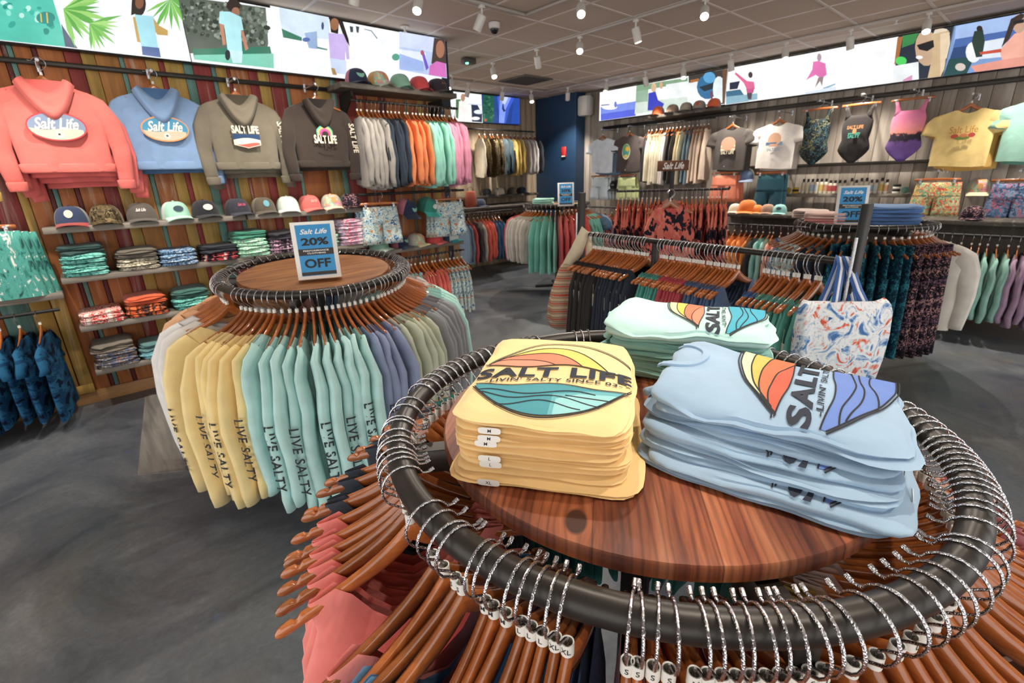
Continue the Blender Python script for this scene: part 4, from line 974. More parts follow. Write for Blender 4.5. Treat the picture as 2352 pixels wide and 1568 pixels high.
def oval_logo(rim, sea, sand):
    g = G(); fn = chest(); n = 28
    def ell(rx, ry, cz, col, k, half=None):
        g.col = C(col); pts = [(rx*cos(2*PI*i/n), cz+ry*sin(2*PI*i/n)) for i in range(n)]
        if half: pts = [(x, max(min(y, half[1]), half[0])) for x, y in pts]
        g.add([fn(0, cz, k)]+[fn(x, y, k) for x, y in pts], [(0, 1+i, 1+(i+1) % n) for i in range(n)])
    ell(.15, .088, -.39, rim, 0); ell(.142, .08, -.39, sea, 1)
    band(g, fn, lambda x: -.39-.08*math.sqrt(max(0, 1-(x/.142)**2)), lambda x: min(-.405+.006*sin(30*x), -.39+.08*math.sqrt(max(0, 1-(x/.142)**2))), -.14, .14, 2, sand, 20, 2)
    tx = text('Salt Life', .03, .35, .3); k_ = .22/twidth(tx); g.col = C('#efe9dc'); g.tri(tx, lambda x, y: fn(x*k_, -.373+y*k_*1.35, 3))
    g.col = C('#f4ecd6'); g.add([fn(0, -.437, 3)]+[fn(.02*cos(2*PI*i/16), -.437+.02*sin(2*PI*i/16), 3) for i in range(16)], [(0, 1+i, 1+(i+1) % 16) for i in range(16)])
    g.col = C('#3d3835'); st = [((.013 if i % 2 else .005)*cos(2*PI*i/14), -.437+(.013 if i % 2 else .005)*sin(2*PI*i/14)) for i in range(14)]
    g.add([fn(0, -.437, 4)]+[fn(x, y, 4) for x, y in st], [(0, 1+i, 1+(i+1) % 14) for i in range(14)])
    return g.mesh('chest_print', PRINT, 0, True)
def word_logo(kind):
    g = G(); f0 = chest(); fn = lambda x, y, k=0: f0(x, y-.04, k)
    tx = text('SALT LIFE', .05, 0, .3); k_ = .2/twidth(tx)
    if kind == 'flag':
        g.col = C('#ece5d2'); g.tri(tx, lambda x, y: fn(x*k_, -.33+y*k_*1.6, 1))
        band(g, fn, lambda x: -.41, lambda x: -.365, -.1, .1, 0, '#2f4a72', 10, 2); band(g, fn, lambda x: -.47+.25*abs(x), lambda x: -.405+.012*cos(18*x), -.1, .1, 1, '#f2e6d0', 14, 2); band(g, fn, lambda x: -.465+.25*abs(x), lambda x: -.435+.008*sin(25*x), -.09, .09, 2, '#d8675c', 14, 2)
    else:
        g.col = C('#f0e6cf'); g.tri(tx, lambda x, y: fn(x*k_*1.05, -.40+y*k_*1.9, 1))
        for r_, c_ in ((.085, '#5fb8a5'), (.072, '#e7c26a'), (.059, '#e0699a'), (.046, '#b64a8a')):
            band(g, fn, lambda x: -.37, lambda x, r_=r_: -.37+math.sqrt(max(0, r_*r_-x*x)), -r_, r_, {.085: 0, .072: 1, .059: 2, .046: 3}[r_], c_, 18, 2)
        band(g, fn, lambda x: -.37, lambda x: -.37+math.sqrt(max(0, .034**2-x*x)), -.034, .034, 4, '#3a322d', 12, 2)
        t2 = text('MAKE MY TODAY', .02, 0, .3); k2 = .15/twidth(t2); g.tri(t2, lambda x, y: fn(x*k2, -.475+y*k2-.02*(1-(x*k2/.08)**2), 1)); t3 = text('8 8', .05, 0, .3); k3 = .035/twidth(t3); g.tri(t3, lambda x, y: fn(x*k3, -.446+y*k3, 1))
    return g.mesh('chest_print', PRINT, 0, True)
SLV = G(); _t = text('SALT LIFE', .03, 0, .3); _k = .25/twidth(_t); SLV.tri(_t, lambda x, y: (.215+.085+y*_k*1.2+.004*x, -.036, -.42-x*_k)); SLV = SLV.mesh('sleeve_print', simple('cream_ink', '#e8decb', .7), 0)
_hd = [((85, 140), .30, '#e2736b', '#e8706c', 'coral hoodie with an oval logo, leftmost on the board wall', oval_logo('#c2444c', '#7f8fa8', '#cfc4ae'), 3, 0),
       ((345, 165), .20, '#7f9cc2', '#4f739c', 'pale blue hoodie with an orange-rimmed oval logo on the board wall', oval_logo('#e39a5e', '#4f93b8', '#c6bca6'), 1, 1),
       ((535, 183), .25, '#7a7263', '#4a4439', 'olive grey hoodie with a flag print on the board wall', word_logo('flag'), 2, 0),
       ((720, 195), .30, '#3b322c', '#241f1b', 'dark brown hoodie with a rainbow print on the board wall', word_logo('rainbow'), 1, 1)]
_nm = ('coral', 'pale blue', 'olive grey', 'dark brown')
for i, (px, off, col, dk, lab, pr, nb_, sv) in enumerate(_hd):
    p = onY(px[0], px[1], YL-off); p.z += .0
    t = hoodie((p.x, p.y, p.z), rnd.uniform(-4, 6), col, dk, lab, None, pr)
    if i in (2, 3): part('sleeve_print', SLV, t)
    solo('face_out_arm', bracket(p, 'Y', 4.83-p.y), 'chrome arm holding the %s hoodies' % _nm[i], 'display arm', 'chrome display arms')
    hanger(face((p.x, p.y, p.z), 0), 'wooden hanger of the front %s hoodie on the board wall' % _nm[i], 'hangers on the board wall')
    for k in range(nb_):
        pp = (p.x+.03*(k+1), p.y+.07*(k+1), p.z-.035*(k+1)); 
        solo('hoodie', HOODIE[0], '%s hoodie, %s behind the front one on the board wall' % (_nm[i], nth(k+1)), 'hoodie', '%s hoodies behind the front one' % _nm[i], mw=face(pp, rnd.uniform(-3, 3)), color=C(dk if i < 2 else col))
p = onY(-60, 128, 4.6); hoodie((-.62, p.y, 2.34), 0, '#d9b45c', '#c79f46', 'mustard hoodie cut off by the left edge of the picture')

# ---- caps on shelf 1
def cap_at(px, py, Y, z, cols, label, group=None, rot=None, scale=1.0, fmat=None, X=None):
    if X is None: p = onY(px, py, Y); loc = (p.x, Y, z); r0 = rnd.uniform(-.25, .25)
    else: p = onX(px, py, X); loc = (X, p.y, z); r0 = -PI/2+rnd.uniform(-.25, .25)
    cap(loc, (r0 if rot is None else rot), *cols, label, group, scale, fmat)
CAMO = pattern('camo_brown', ['#4a4030', '#6b5c40', '#30291f', '#8a7a58'], 30, 'noise', .6)
TIED = pattern('tie_dye', ['#f3d9a0', '#8fd3c8', '#f2b27a', '#d99ac0', '#f4efe0'], 16, 'noise', 1.2)
TROP = pattern('tropical', ['#2c3a58', '#3f78b4', '#8fc4d4', '#eef0e8', '#dfe6da', '#7fb8c8', '#e8b05a', '#d4675a'], 24, 'noise', 1.2)
FLOR_D = pattern('dark_floral', ['#1c1a22', '#2c2430', '#b98a86', '#1a1820', '#7a5a6a', '#221e28'], 42, 'voro', .6)
CORALF = pattern('coral_floral', ['#d9695c', '#22202c', '#e27a6a', '#cf5f56', '#2a2632', '#e88a78'], 17, 'voro', .9, (1, 1, .6))
TEALD = pattern('teal_dark_print', ['#143a4a', '#1d5566', '#0f2a3a', '#2f7d88', '#123244'], 40, 'voro', .6)
SHARK = pattern('shark_teal', ['#2d4f50', '#3c8076', '#4f9c92', '#56a398', '#5aa89d', '#4f9c92', '#cfd8d0', '#e3e8e0'], 13, 'noise', 1.0, (2.2, 1, .8))
NAVYO = pattern('navy_ombre', ['#0d1a30', '#1c4a72', '#2c6a92', '#122440'], 5, 'noise', .6, (1, 1, 2))
GREENF = pattern('green_floral', ['#9fd0a2', '#e8e2b0', '#ef8f6e', '#6fb08e', '#f2d27a', '#d85f52'], 34, 'voro', .7)
BLUEF = pattern('blue_floral', ['#7f97ba', '#c77a8a', '#5f7aa2', '#94a9c6', '#46607f'], 30, 'voro', .7)
WHITEF = pattern('white_floral', ['#4f78b4', '#86a8d4', '#c8d8ea', '#f4f6f8', '#f4f6f8', '#dfe8f2', '#f0a08c', '#d9604c'], 15, 'noise', 1.8)
STRIPE = pattern('striped_bag', ['#cfc0a2', '#d9785f', '#b9a78a', '#4a4440', '#dcd0b4', '#cf6a58'], 6, 'wave', .05)
PINKT = pattern('pink_tie_dye', ['#e8709a', '#f2e8ec', '#f0a0b8', '#8fc0d8', '#e884a8'], 14, 'noise', 1.5)
TEALT = pattern('teal_tie_dye', ['#3f7f7a', '#8fd8cc', '#5fb0a4', '#2c4f52'], 30, 'noise', 1.0)
GREENT = pattern('green_tie_dye', ['#3f9a6c', '#e8f4ea', '#7fd0a4', '#a8e0d0'], 26, 'noise', 1.2)
CREAMP = pattern('cream_print', ['#cfc8b4', '#8a8272', '#e2dcc8', '#b8b09a'], 30, 'noise', .6)
BLUEP = pattern('blue_print', ['#22344f', '#8fb4d4', '#3a5f88', '#dfe8ee', '#2a4468'], 34, 'noise', .8)
NAVYP = pattern('navy_red_print', ['#20242f', '#20242f', '#b8434a', '#d8cfc4'], 22, 'noise', .8)
REDP = pattern('red_white_print', ['#6a5a50', '#efe8de', '#d8433c', '#f2ece2', '#c23a36'], 24, 'noise', .9)
ORANGEP = pattern('orange_print', ['#e2683c', '#e87a4c', '#3a3230', '#ef8a5c'], 22, 'noise', .8)
GREYP = pattern('grey_print', ['#8a8072', '#b0a694', '#4f6088', '#9a8f80', '#c0694c'], 26, 'noise', .7)
DARKPINK = pattern('dark_pink_print', ['#2c2a32', '#c8a0b8', '#3a3640', '#e0c8d4'], 24, 'noise', .8)
for px, py, cols, lab, fm in [
    (165, 500, ('#33415f', '#9aa09a', '#a8453f', 'round', '#c9c6ba'), 'navy and red cap with a round patch at the left end of the cap shelf', None),
    (243, 494, ('#6b5c40', '#7d6f52', '#6b5c40', None, '#ffffff'), 'brown camouflage cap on the cap shelf', CAMO),
    (325, 490, ('#5a534d', '#544d47', '#5a534d', 'script', '#efece4'), 'charcoal cap with white script on the cap shelf', None),
    (403, 488, ('#a8d8c2', '#e6eee6', '#bfe6d4', 'oval', '#3d4f5c'), 'mint cap with a dark oval patch on the cap shelf', None),
    (470, 481, ('#26262b', '#202024', '#26262b', 'oval', '#e6ded2'), 'black cap with a pale oval patch on the cap shelf', None),
    (545, 477, ('#33343f', '#2b2c36', '#33343f', 'script', '#d8607a'), 'dark navy cap with pink script on the cap shelf', None),
    (604, 472, ('#5d5548', '#8a8070', '#5d5548', 'round', '#6fa8b4'), 'brown cap with tan mesh and a round patch on the cap shelf', None),
    (660, 467, ('#dfeae0', '#7fb49c', '#e9efe6', None, '#ffffff'), 'white and sage cap on the cap shelf', None),
    (709, 462, ('#e8726c', '#e26a66', '#ea7a72', 'script', '#f3c7bb'), 'coral cap on the cap shelf', None),
    (760, 459, ('#f0cf86', '#d9d4cc', '#f3e6c8', 'round', '#e0a26a'), 'tie-dye cap with a cream bill on the cap shelf', TIED),
    (803, 457, ('#27353a', '#2c3e42', '#27353a', None, '#ffffff'), 'dark green floral cap at the right end of the cap shelf', FLOR_D)]:
    cap_at(px, py, 4.70, 1.376, cols, lab, 'caps on the long cap shelf', None, 1.18, fm)
for px, py, cols, lab, fm in [
    (818, 178, ('#2b3550', '#c77a8a', '#2b3550', 'half', '#8fd0bc'), 'navy and pink cap on the high shelf by the left screen', None),
    (868, 184, ('#7fb8ac', '#e0b46a', '#cfe0c8', 'round', '#e8a070'), 'rainbow tie-dye cap on the high shelf by the left screen', TIED),
    (918, 190, ('#94c4ac', '#94c4ac', '#a2ceb8', None, '#ffffff'), 'mint cap on the high shelf by the left screen', None),
    (962, 196, ('#e0575a', '#d94f54', '#e0575a', None, '#ffffff'), 'red cap on the high shelf by the left screen', None),
    (1003, 200, ('#39343a', '#2f2b30', '#39343a', 'script', '#b06a60'), 'black cap on the high shelf by the left screen', None)]:
    cap_at(px, py, 4.66, 2.457, cols, lab, 'caps on the high shelf', None, 1.25, fm)
for px, py, cols, lab, fm in [
    (870, 565, ('#93bfa6', '#93bfa6', '#d5e8d8', None, '#ffffff'), 'sage cap on the lower cap shelf beside the round rack', None),
    (916, 555, ('#2b3550', '#b9707f', '#2b3550', 'half', '#8fd0bc'), 'navy cap with a half-moon patch on the lower cap shelf', None),
    (955, 550, ('#e6c88a', '#d9d4cc', '#f0e2b0', 'round', '#e8a070'), 'tie-dye cap on the lower cap shelf', TIED),
    (996, 543, ('#e25a5c', '#dc5558', '#e56a68', None, '#ffffff'), 'coral red cap on the lower cap shelf', None),
    (1032, 538, ('#e8ece6', '#3b5a72', '#3aa0a4', 'script', '#3f7fa0'), 'teal and white cap at the right end of the lower cap shelf', None)]:
    cap_at(px, py, 4.70, .934, cols, lab, 'caps on the lower cap shelf', .5, 1.12, fm)

# ---- folded stacks on the shelves
def small_stack(px, py, Y, z, n, col, mat, label, topcol=None, w_=1.0, X=None, axis=0):
    p = onY(px, py, Y) if X is None else onX(px, py, X)
    base = (p.x, Y) if X is None else (X, p.y); zz = z+.001
    dsc, plc = label.split(' on ') if ' on ' in label else label.split(' behind '); plc = (' on ' if ' on ' in label else ' behind ')+plc
    for k in range(n):
        mm = mat if mat is not None else None
        if topcol and k >= n-2: mm = None
        o = solo('folded_shirt', FOLD_LO[k % 3], '%s %s from the bottom%s' % (nth(k+1), dsc, plc), 'folded shirt', label.replace('folded shirt', 'stack'), (base[0]+rnd.uniform(-.008, .008), base[1]+rnd.uniform(-.008, .008), zz), (0, 0, axis+rnd.uniform(-.06, .06)), color=C(topcol if (topcol and k >= n-2) else col), mat=mm)
        o.scale = (w_, 1, 1.35); zz += .0305
for px, py, z, n, col, mat, lab, tc in [
    (197, 612, 1.028, 7, '#6fc0b4', TEALT, 'teal tie-dye folded shirt on the middle shelf', '#2c4a48'), (316, 600, 1.028, 5, '#cfc8b4', CREAMP, 'cream folded shirt on the middle shelf', '#6a6358'), (407, 594, 1.028, 4, '#3a5f88', BLUEP, 'blue print folded shirt on the middle shelf', None),
    (500, 580, 1.028, 4, '#20242f', NAVYP, 'navy folded shirt with a red print on the middle shelf', '#20242f'), (573, 570, 1.028, 7, '#7fd0a4', GREENT, 'green tie-dye folded shirt on the middle shelf', '#3f8a72'), (645, 560, 1.028, 6, '#c8a0b8', DARKPINK, 'black and lilac folded shirt behind the sale sign', '#2c2a32'), (735, 553, 1.028, 5, '#8fc0a8', GREENT, 'pale green folded shirt behind the sale sign', None), (800, 545, 1.028, 8, '#e8709a', PINKT, 'pink tie-dye folded shirt on the middle shelf', None),
    (238, 738, .671, 3, '#d8433c', REDP, 'red and white folded shirt on the third shelf', None), (338, 715, .671, 5, '#e2683c', ORANGEP, 'orange folded shirt on the third shelf', '#d9643c'), (440, 700, .671, 5, '#6fc0b4', TEALT, 'sea green folded shirt on the third shelf', '#3c6a62'),
    (268, 825, .329, 6, '#8a8072', GREYP, 'grey folded shirt on the lowest shelf', '#7d7468'), (368, 810, .329, 4, '#8fd0dc', None, 'aqua folded shirt on the lowest shelf', '#5f8a8c')]:
    small_stack(px, py, 4.72, z, n, col, mat, lab, tc)

# ---- hanging rows on rods
def hang_row(p0, p1, items, out, rackname, group, full=False, jit=.0, swing=4, way='from the left'):
    """items: list of (mesh, colour, material, description); out: direction of the free arm"""
    p0, p1 = Vector(p0), Vector(p1); n = len(items); out = Vector(out).normalized()
    for i, (me, col, mat, desc) in enumerate(items):
        p = p0.lerp(p1, (i+.5+rnd.uniform(-.25, .25))/n); a = math.radians(rnd.uniform(-swing, swing)); p.z -= .0065; x = Matrix.Rotation(a, 3, 'Z') @ out; y = Vector((-x.y, x.x, 0))
        mw = frame(p, x, y, (0, 0, 1))
        hanger(mw, '%s wooden coat hanger %s on the %s' % (nth(i+1), way, rackname), 'hangers on the %s' % rackname, None, full)
        if me: solo(me.name.split('.')[0], me, '%s %s %s on the %s' % (count(desc+rackname), desc, way, rackname), 'garment', '%s on the %s' % (desc, rackname), mw=mw @ Matrix.Diagonal((1, 1, rnd.uniform(.93, 1.0), 1)), color=C(col), mat=mat)
def rod(p0, p1, label, r=.012):
    g = G(); g.tube([p0, p1], r, 10); solo('hang_rod', g.mesh('hang_rod', BLACKM), label, 'rod', 'hanging rods')
def runs(*rs):
    out = []
    for n, me, col, mat, d in rs:
        for k in range(n): out.append((me[k % len(me)] if me else None, col, mat, d))
    return out
rod((2.17, 4.585, 2.32), (3.37, 4.585, 2.32), 'black rod of long-sleeve shirts under the five-cap shelf')
hang_row((2.2, 4.585, 2.32), (3.36, 4.585, 2.32), runs((5, LS_LO, '#a39e97', None, 'grey long-sleeve shirt'), (5, LS_LO, '#2c3848', None, 'navy long-sleeve shirt'), (5, LS_LO, '#f0935f', None, 'orange long-sleeve shirt'), (6, LS_LO, '#9bdac6', None, 'mint long-sleeve shirt'), (5, LS_LO, '#e79ab4', None, 'pink long-sleeve shirt')), (-.2, -1, 0), 'rod below the five-cap shelf', '', swing=5)
rod((2.13, 4.60, 1.49), (3.4, 4.60, 1.49), 'black rail behind the hanging caps', .014)
rod((2.5, 4.585, .826), (3.34, 4.585, .826), 'black rod of tropical shirts under the lower cap shelf')
hang_row((2.45, 4.585, .826), (3.32, 4.585, .826), runs((5, TOP_LO, '#a8cfd2', None, 'pale aqua top'), (6, TOP_LO, '#e8776c', None, 'coral top'), (6, TOP_LO, '#ffffff', TROP, 'tropical print top')), (-.1, -1, 0), 'rod under the lower cap shelf', '')
# shorts on clip hangers, caps hung between them
for px, py, mat, lab in ((872, 470, TROP, 'tropical print shorts'), (1030, 460, TROP, 'palm print shorts')):
    p = onY(px, py, 4.53); mw = face((p.x, 4.53, 1.49), -12)
    clip_hanger(mw, 'wooden clip hanger holding the %s on the left wall' % lab); solo('shorts', SHORTS[0], '%s clipped to a hanger above the lower cap shelf' % lab, 'shorts', None, mw=mw, mat=mat)
    for k in (1, 2): solo('shorts', SHORTS[k % 2], '%s, %s pair behind the front one' % (lab, nth(k)), 'shorts', lab, mw=face((p.x-.02*k, 4.53+.045*k, 1.485), -12), mat=mat)
for px, py, cols, lab in ((930, 475, ('#2b3550', '#c77a8a', '#2b3550', 'half', '#8fd0bc'), 'navy and pink cap hanging under the mint shirts'), (977, 470, ('#3a8f80', '#2f6f62', '#45bcb4', 'oval', '#eef2ee'), 'green and teal cap hanging under the pink shirts')):
    p = onY(px, py, 4.62); cap((p.x, 4.62, p.z-.06), .35, *cols, lab, 'caps hung on the left wall', 1.25, None, .35)
# left bay: patterned shorts, navy shirts
mw = face((-.46, 4.6, 1.49), 0); clip_hanger(mw, 'wooden clip hanger with the shark print shorts at the left edge')
_sh = shorts_g(.2, .235, .44, .85, 3, True).mesh('swim_shorts', CLOTH, 180)
for k in range(3): solo('swim_shorts', _sh, ('teal shark print swim shorts in front at the left edge' if k == 0 else 'teal shark print swim shorts, %s pair behind the front one' % nth(max(k, 1))), 'shorts', 'shark print swim shorts', mw=face((-.46+.035*k, 4.6+.05*k, 1.49-.01*k), 2*k), mat=SHARK)
rod((-1.7, 4.6, .82), (-.2, 4.6, .82), 'black rod of navy shirts at the left edge')
hang_row((-1.0, 4.6, .82), (-.3, 4.6, .82), runs((8, TEE_LO, '#1c3a5c', NAVYO, 'navy ombre shirt')), (-.1, -1, 0), 'rod at the left edge', '')
# ================================================================== ALCOVE
YA = 7.27
it = [('#ffffff', [(1030, 214), (1107, 216), (1108, 280), (1030, 279)]), ('#4a7a4c', [(1047, 228), (1058, 228), (1058, 276), (1047, 270)]), ('#b98a72', el(1063, 224, 5, 9)), ('#fdf6f2', [(1054, 232), (1072, 234), (1088, 280), (1052, 278)]), ('#26324a', [(1082, 240), (1096, 240), (1107, 262), (1107, 281), (1084, 279)]), ('#eaf2f6', el(1100, 257, 12, 5)), ('#ffffff', el(1092, 272, 10, 4)), ('#c8d4e4', [(1074, 238), (1107, 240), (1107, 242), (1074, 240)])]
screen('Y', YA, 5.10, 5.885, 2.545, 3.0, '#fbfbfa', it, 'alcove screen with white figures, left of the underwater one')
it = [('#24458f', [(1109, 214), (1193, 224), (1192, 284), (1109, 280)]), ('#1c5a4a', [(1109, 214), (1135, 217), (1134, 282), (1109, 280)])] + blot(50, 1110, 217, 1132, 276, ['#2c6a52', '#174438', '#3c7a5a', '#205848'], 4, .05) + [('#3c5fd0', [(1140, 218), (1180, 222), (1168, 250), (1160, 283), (1146, 283)]), ('#86a0ff', [(1146, 218), (1172, 221), (1160, 250), (1156, 283), (1144, 282)]), ('#c8d6ff', [(1150, 219), (1166, 220), (1158, 240), (1152, 240)]), ('#2a50b0', [(1178, 222), (1193, 224), (1192, 284), (1172, 284)]), ('#22306a', [(1152, 240), (1154, 236), (1156, 250), (1160, 254), (1155, 258), (1151, 250)]), ('#d0603c', el(1113, 276, 3, 3))]
screen('Y', YA, 5.89, 6.775, 2.555, 3.0, '#22408c', it, 'alcove screen with a blue underwater picture')
rod((5.3, 7.0, 2.41), (6.9, 7.0, 2.41), 'black rod of hoodies below the alcove screens', .014)
hang_row((5.55, 7.0, 2.41), (6.95, 7.0, 2.41), runs((1, LS_LO, '#efe6d0', None, 'cream hoodie'), (4, LS_LO, '#4d4238', CAMO, 'camouflage hoodie'), (2, LS_LO, '#3c5560', None, 'slate teal hoodie'), (3, LS_LO, '#efd27c', None, 'yellow hoodie'), (3, LS_LO, '#c9c6c2', None, 'pale grey hoodie'), (1, LS_LO, '#2a2c33', None, 'black hoodie')), (-.35, -1, 0), 'rod in the alcove', '', 'far')
def shelf_b(x0, x1, y0, y1, z, label, col='#5d5750'):
    g = G(); g.box(x0, y0, z-.04, x1, y1, z, .005); solo('wall_shelf', g.mesh('wall_shelf', SHELFW), label, 'shelf', 'weathered wall shelves', color=C(col))
shelf_b(4.7, 6.95, 6.95, 7.33, 1.315, 'dark shelf of caps in the alcove')
shelf_b(4.6, 6.9, 6.5, 7.33, 1.15, 'lower dark shelf in the alcove', '#4f4a45')
for px, py, cols, lab in [(1150, 440, ('#d8cfc0', '#4c5a54', '#d8cfc0', None, '#ffffff'), 'cream cap on the alcove shelf'), (1178, 440, ('#4c463f', '#3f3a35', '#4c463f', None, '#ffffff'), 'brown cap on the alcove shelf'), (1120, 440, ('#39414a', '#39414a', '#39414a', None, '#ffffff'), 'dark cap on the alcove shelf'), (1200, 440, ('#2c3e50', '#34302c', '#2c3e50', None, '#ffffff'), 'navy cap at the right end of the alcove shelf')]:
    p = onY(px, py, 7.05); cap((p.x, 7.08, 1.317), rnd.uniform(-.3, .3), *cols, lab, 'caps on the alcove shelf', 1.05)
p = onY(1082, 470, 6.75); t = thing('pouch_bag', 'rust brown pouch standing in the alcove', 'bag', None, (p.x, 6.75, 1.152))
g = G(); g.loft([[(.11*k*spow(cos(2*PI*i/16), .6), .05*k*spow(sin(2*PI*i/16), .7), z) for i in range(16)] for k, z in ((.92, 0), (1, .04), (.96, .16), (.8, .24), (.7, .26))]); part('body', g.mesh('body', CLOTH, 180), t, color=C('#9a4a38'))
g = G(); g.tube([(-.06, 0, .25), (-.05, 0, .31), (0, 0, .33), (.05, 0, .31), (.06, 0, .25)], .006, 6); part('handle', g.mesh('handle', CLOTH), t, color=C('#5a4a40'))
p = onY(1102, 460, 6.75); cap((p.x, 6.75, 1.152), .2, '#2f3a4c', '#2f3a4c', '#2f3a4c', None, '#ffffff', 'navy cap beside the rust pouch', None, 1.15)
rod((4.5, 6.42, 1.08), (5.75, 6.42, 1.08), 'black rod of coral and blue shirts in the alcove', .014)
hang_row((4.62, 6.42, 1.08), (5.5, 6.42, 1.08), runs((2, LS_LO, '#8296a8', None, 'grey-blue shirt'), (1, LS_LO, '#d85a58', None, 'red shirt'), (1, LS_LO, '#32343c', None, 'black shirt'), (1, LS_LO, '#cfc6bc', None, 'sand shirt'), (3, LS_LO, '#ec7562', None, 'coral shirt'), (3, LS_LO, '#3f6c92', None, 'denim blue shirt')), (-.3, -1, 0), 'lower left rod in the alcove', '', 'far')
rod((5.6, 6.95, 1.08), (7.1, 6.95, 1.08), 'black rod of dark shirts in the alcove', .014)
hang_row((5.8, 6.95, 1.08), (7.05, 6.95, 1.08), runs((2, LS_LO, '#6d6455', None, 'khaki shirt'), (7, LS_LO, '#1f3342', None, 'dark navy shirt'), (2, LS_LO, '#2f3b3e', None, 'charcoal shirt')), (-.3, -1, 0), 'lower right rod in the alcove', '', 'far')

# ================================================================== RIGHT WALL
XS = 7.45
it = [('#5a68e0', [(1380, 255), (1462, 244), (1460, 266), (1380, 277)]), ('#7f95ee', [(1380, 246), (1462, 232), (1462, 250), (1380, 262)]), ('#ffffff', el(1400, 246, 18, 6)), ('#6a78c8', el(1414, 240, 3, 7)), ('#2a3a7a', [(1381, 241), (1400, 239), (1400, 241), (1381, 243)]), ('#9ab8a0', [(1462, 196), (1490, 190), (1488, 240), (1460, 248)]), ('#d8e6da', [(1460, 236), (1580, 222), (1580, 244), (1458, 262)]), ('#86a887', [(1462, 196), (1580, 178), (1580, 190), (1462, 210)]), ('#f2f6f6', [(1530, 194), (1582, 186), (1582, 222), (1530, 228)])]
it += [('#d9b894', el(1502, 201, 6, 11)), ('#d6b48c', el(1519, 196, 4, 8)), ('#3c44c0', [(1490, 214), (1506, 210), (1512, 230), (1526, 238), (1520, 252), (1488, 254)]), ('#3f3a36', [(1583, 160), (1600, 165), (1672, 158), (1668, 238), (1585, 246)]), ('#f6fafb', [(1583, 190), (1668, 178), (1660, 236), (1583, 244)]), ('#2f6f9c', el(1625, 200, 24, 28)), ('#5fa8d8', el(1630, 178, 14, 13)), ('#1d2c36', [(1606, 200), (1640, 190), (1644, 202), (1618, 210)]), ('#e9f3f6', el(1652, 205, 14, 30)), ('#6a4a34', [(1660, 160), (1676, 158), (1668, 240), (1660, 236)]), ('#b0703c', [(1586, 184), (1606, 180), (1606, 186), (1586, 191)]), ('#8a2c30', [(1632, 210), (1636, 210), (1638, 230), (1634, 230)])]
screen('X', XS, 5.90, 3.625, 2.515, 2.975, '#ffffff', it, 'right wall screen nearest the navy pier')
it = [('#3c6f8c', [(1668, 210), (1700, 205), (1720, 232), (1668, 240)]), ('#8fb8c8', [(1668, 222), (1740, 214), (1740, 228), (1668, 240)]), ('#1f2a40', [(1676, 190), (1700, 186), (1694, 204), (1676, 206)]), ('#ffffff', el(1712, 206, 8, 12)), ('#e06a98', [(1690, 166), (1716, 186), (1732, 188), (1734, 204), (1716, 206), (1708, 190), (1688, 170)]), ('#c8588a', [(1714, 204), (1733, 203), (1730, 214), (1716, 214)]), ('#4a3a44', el(1724, 172, 5, 7)), ('#50444c', [(1716, 214), (1728, 213), (1726, 228), (1718, 228)])]
it += [('#e878b8', [(1868, 142), (1880, 140), (1896, 146), (1899, 172), (1886, 180), (1874, 172), (1862, 178), (1852, 184), (1866, 160)]), ('#b09aa4', el(1882, 132, 5, 9)), ('#9a8684', [(1880, 178), (1892, 176), (1888, 198), (1884, 186), (1872, 202)]), ('#8fb4c8', [(1890, 202), (1918, 192), (1920, 194), (1894, 206)]), ('#dfeaf6', [(1850, 212), (1920, 198), (1920, 214), (1850, 220)])]
it += [('#1e2a3c', [(2064, 84), (2192, 60), (2167, 178), (2052, 192)]), ('#a86a3c', [(2062, 86), (2074, 84), (2064, 138), (2054, 150)]), ('#3c8a4c', [(2074, 82), (2110, 76), (2100, 100), (2072, 110)]), ('#4fd060', el(2070, 140, 13, 10)), ('#eef2f4', [(2052, 152), (2110, 142), (2110, 186), (2052, 193)]), ('#c8a88a', el(2128, 110, 26, 42)), ('#e9d9c2', el(2162, 100, 22, 42)), ('#cfb48c', [(2140, 80), (2180, 70), (2176, 150), (2160, 182), (2130, 184), (2142, 130)]), ('#e6cfae', [(2160, 78), (2182, 74), (2170, 160), (2160, 176)]), ('#14181c', [(2106, 104), (2144, 92), (2146, 108), (2130, 118), (2112, 114)]), ('#ffffff', el(2112, 132, 8, 4)), ('#d99ac0', [(2074, 184), (2096, 172), (2094, 190), (2074, 192)])]
screen('X', XS, 3.62, 1.205, 2.508, 2.978, '#ffffff', it, 'widest right wall screen with a surfer and sunglasses')
it = [('#a8c2ee', [(2196, 60), (2352, 28), (2352, 100), (2190, 110)]), ('#4a6cae', [(2194, 90), (2340, 66), (2340, 92), (2188, 116)]), ('#2a4a7c', [(2190, 110), (2300, 92), (2300, 130), (2180, 140)]), ('#1c4a4c', [(2180, 136), (2240, 128), (2220, 172), (2166, 178)]), ('#f0f4f6', el(2236, 120, 18, 24)), ('#dfe8f2', [(2255, 96), (2310, 86), (2310, 130), (2250, 136)]), ('#243c34', [(2238, 72), (2258, 68), (2262, 96), (2256, 130), (2242, 132), (2232, 96)]), ('#2a2420', el(2250, 66, 7, 7)), ('#f0b09c', [(2296, 116), (2330, 78), (2352, 70), (2352, 152), (2306, 158)]), ('#e59a88', [(2230, 152), (2300, 138), (2352, 130), (2352, 154), (2240, 166)]), ('#d8cabf', el(2206, 154, 12, 9)), ('#c8a088', el(2340, 55, 14, 22)), ('#3a2c28', [(2322, 44), (2345, 30), (2352, 32), (2352, 40), (2330, 60), (2318, 90), (2300, 110)]), ('#1c1c20', [(2326, 50), (2352, 44), (2352, 52), (2330, 56)]), ('#c8503c', [(2250, 120), (2300, 112), (2300, 120), (2252, 126)])]
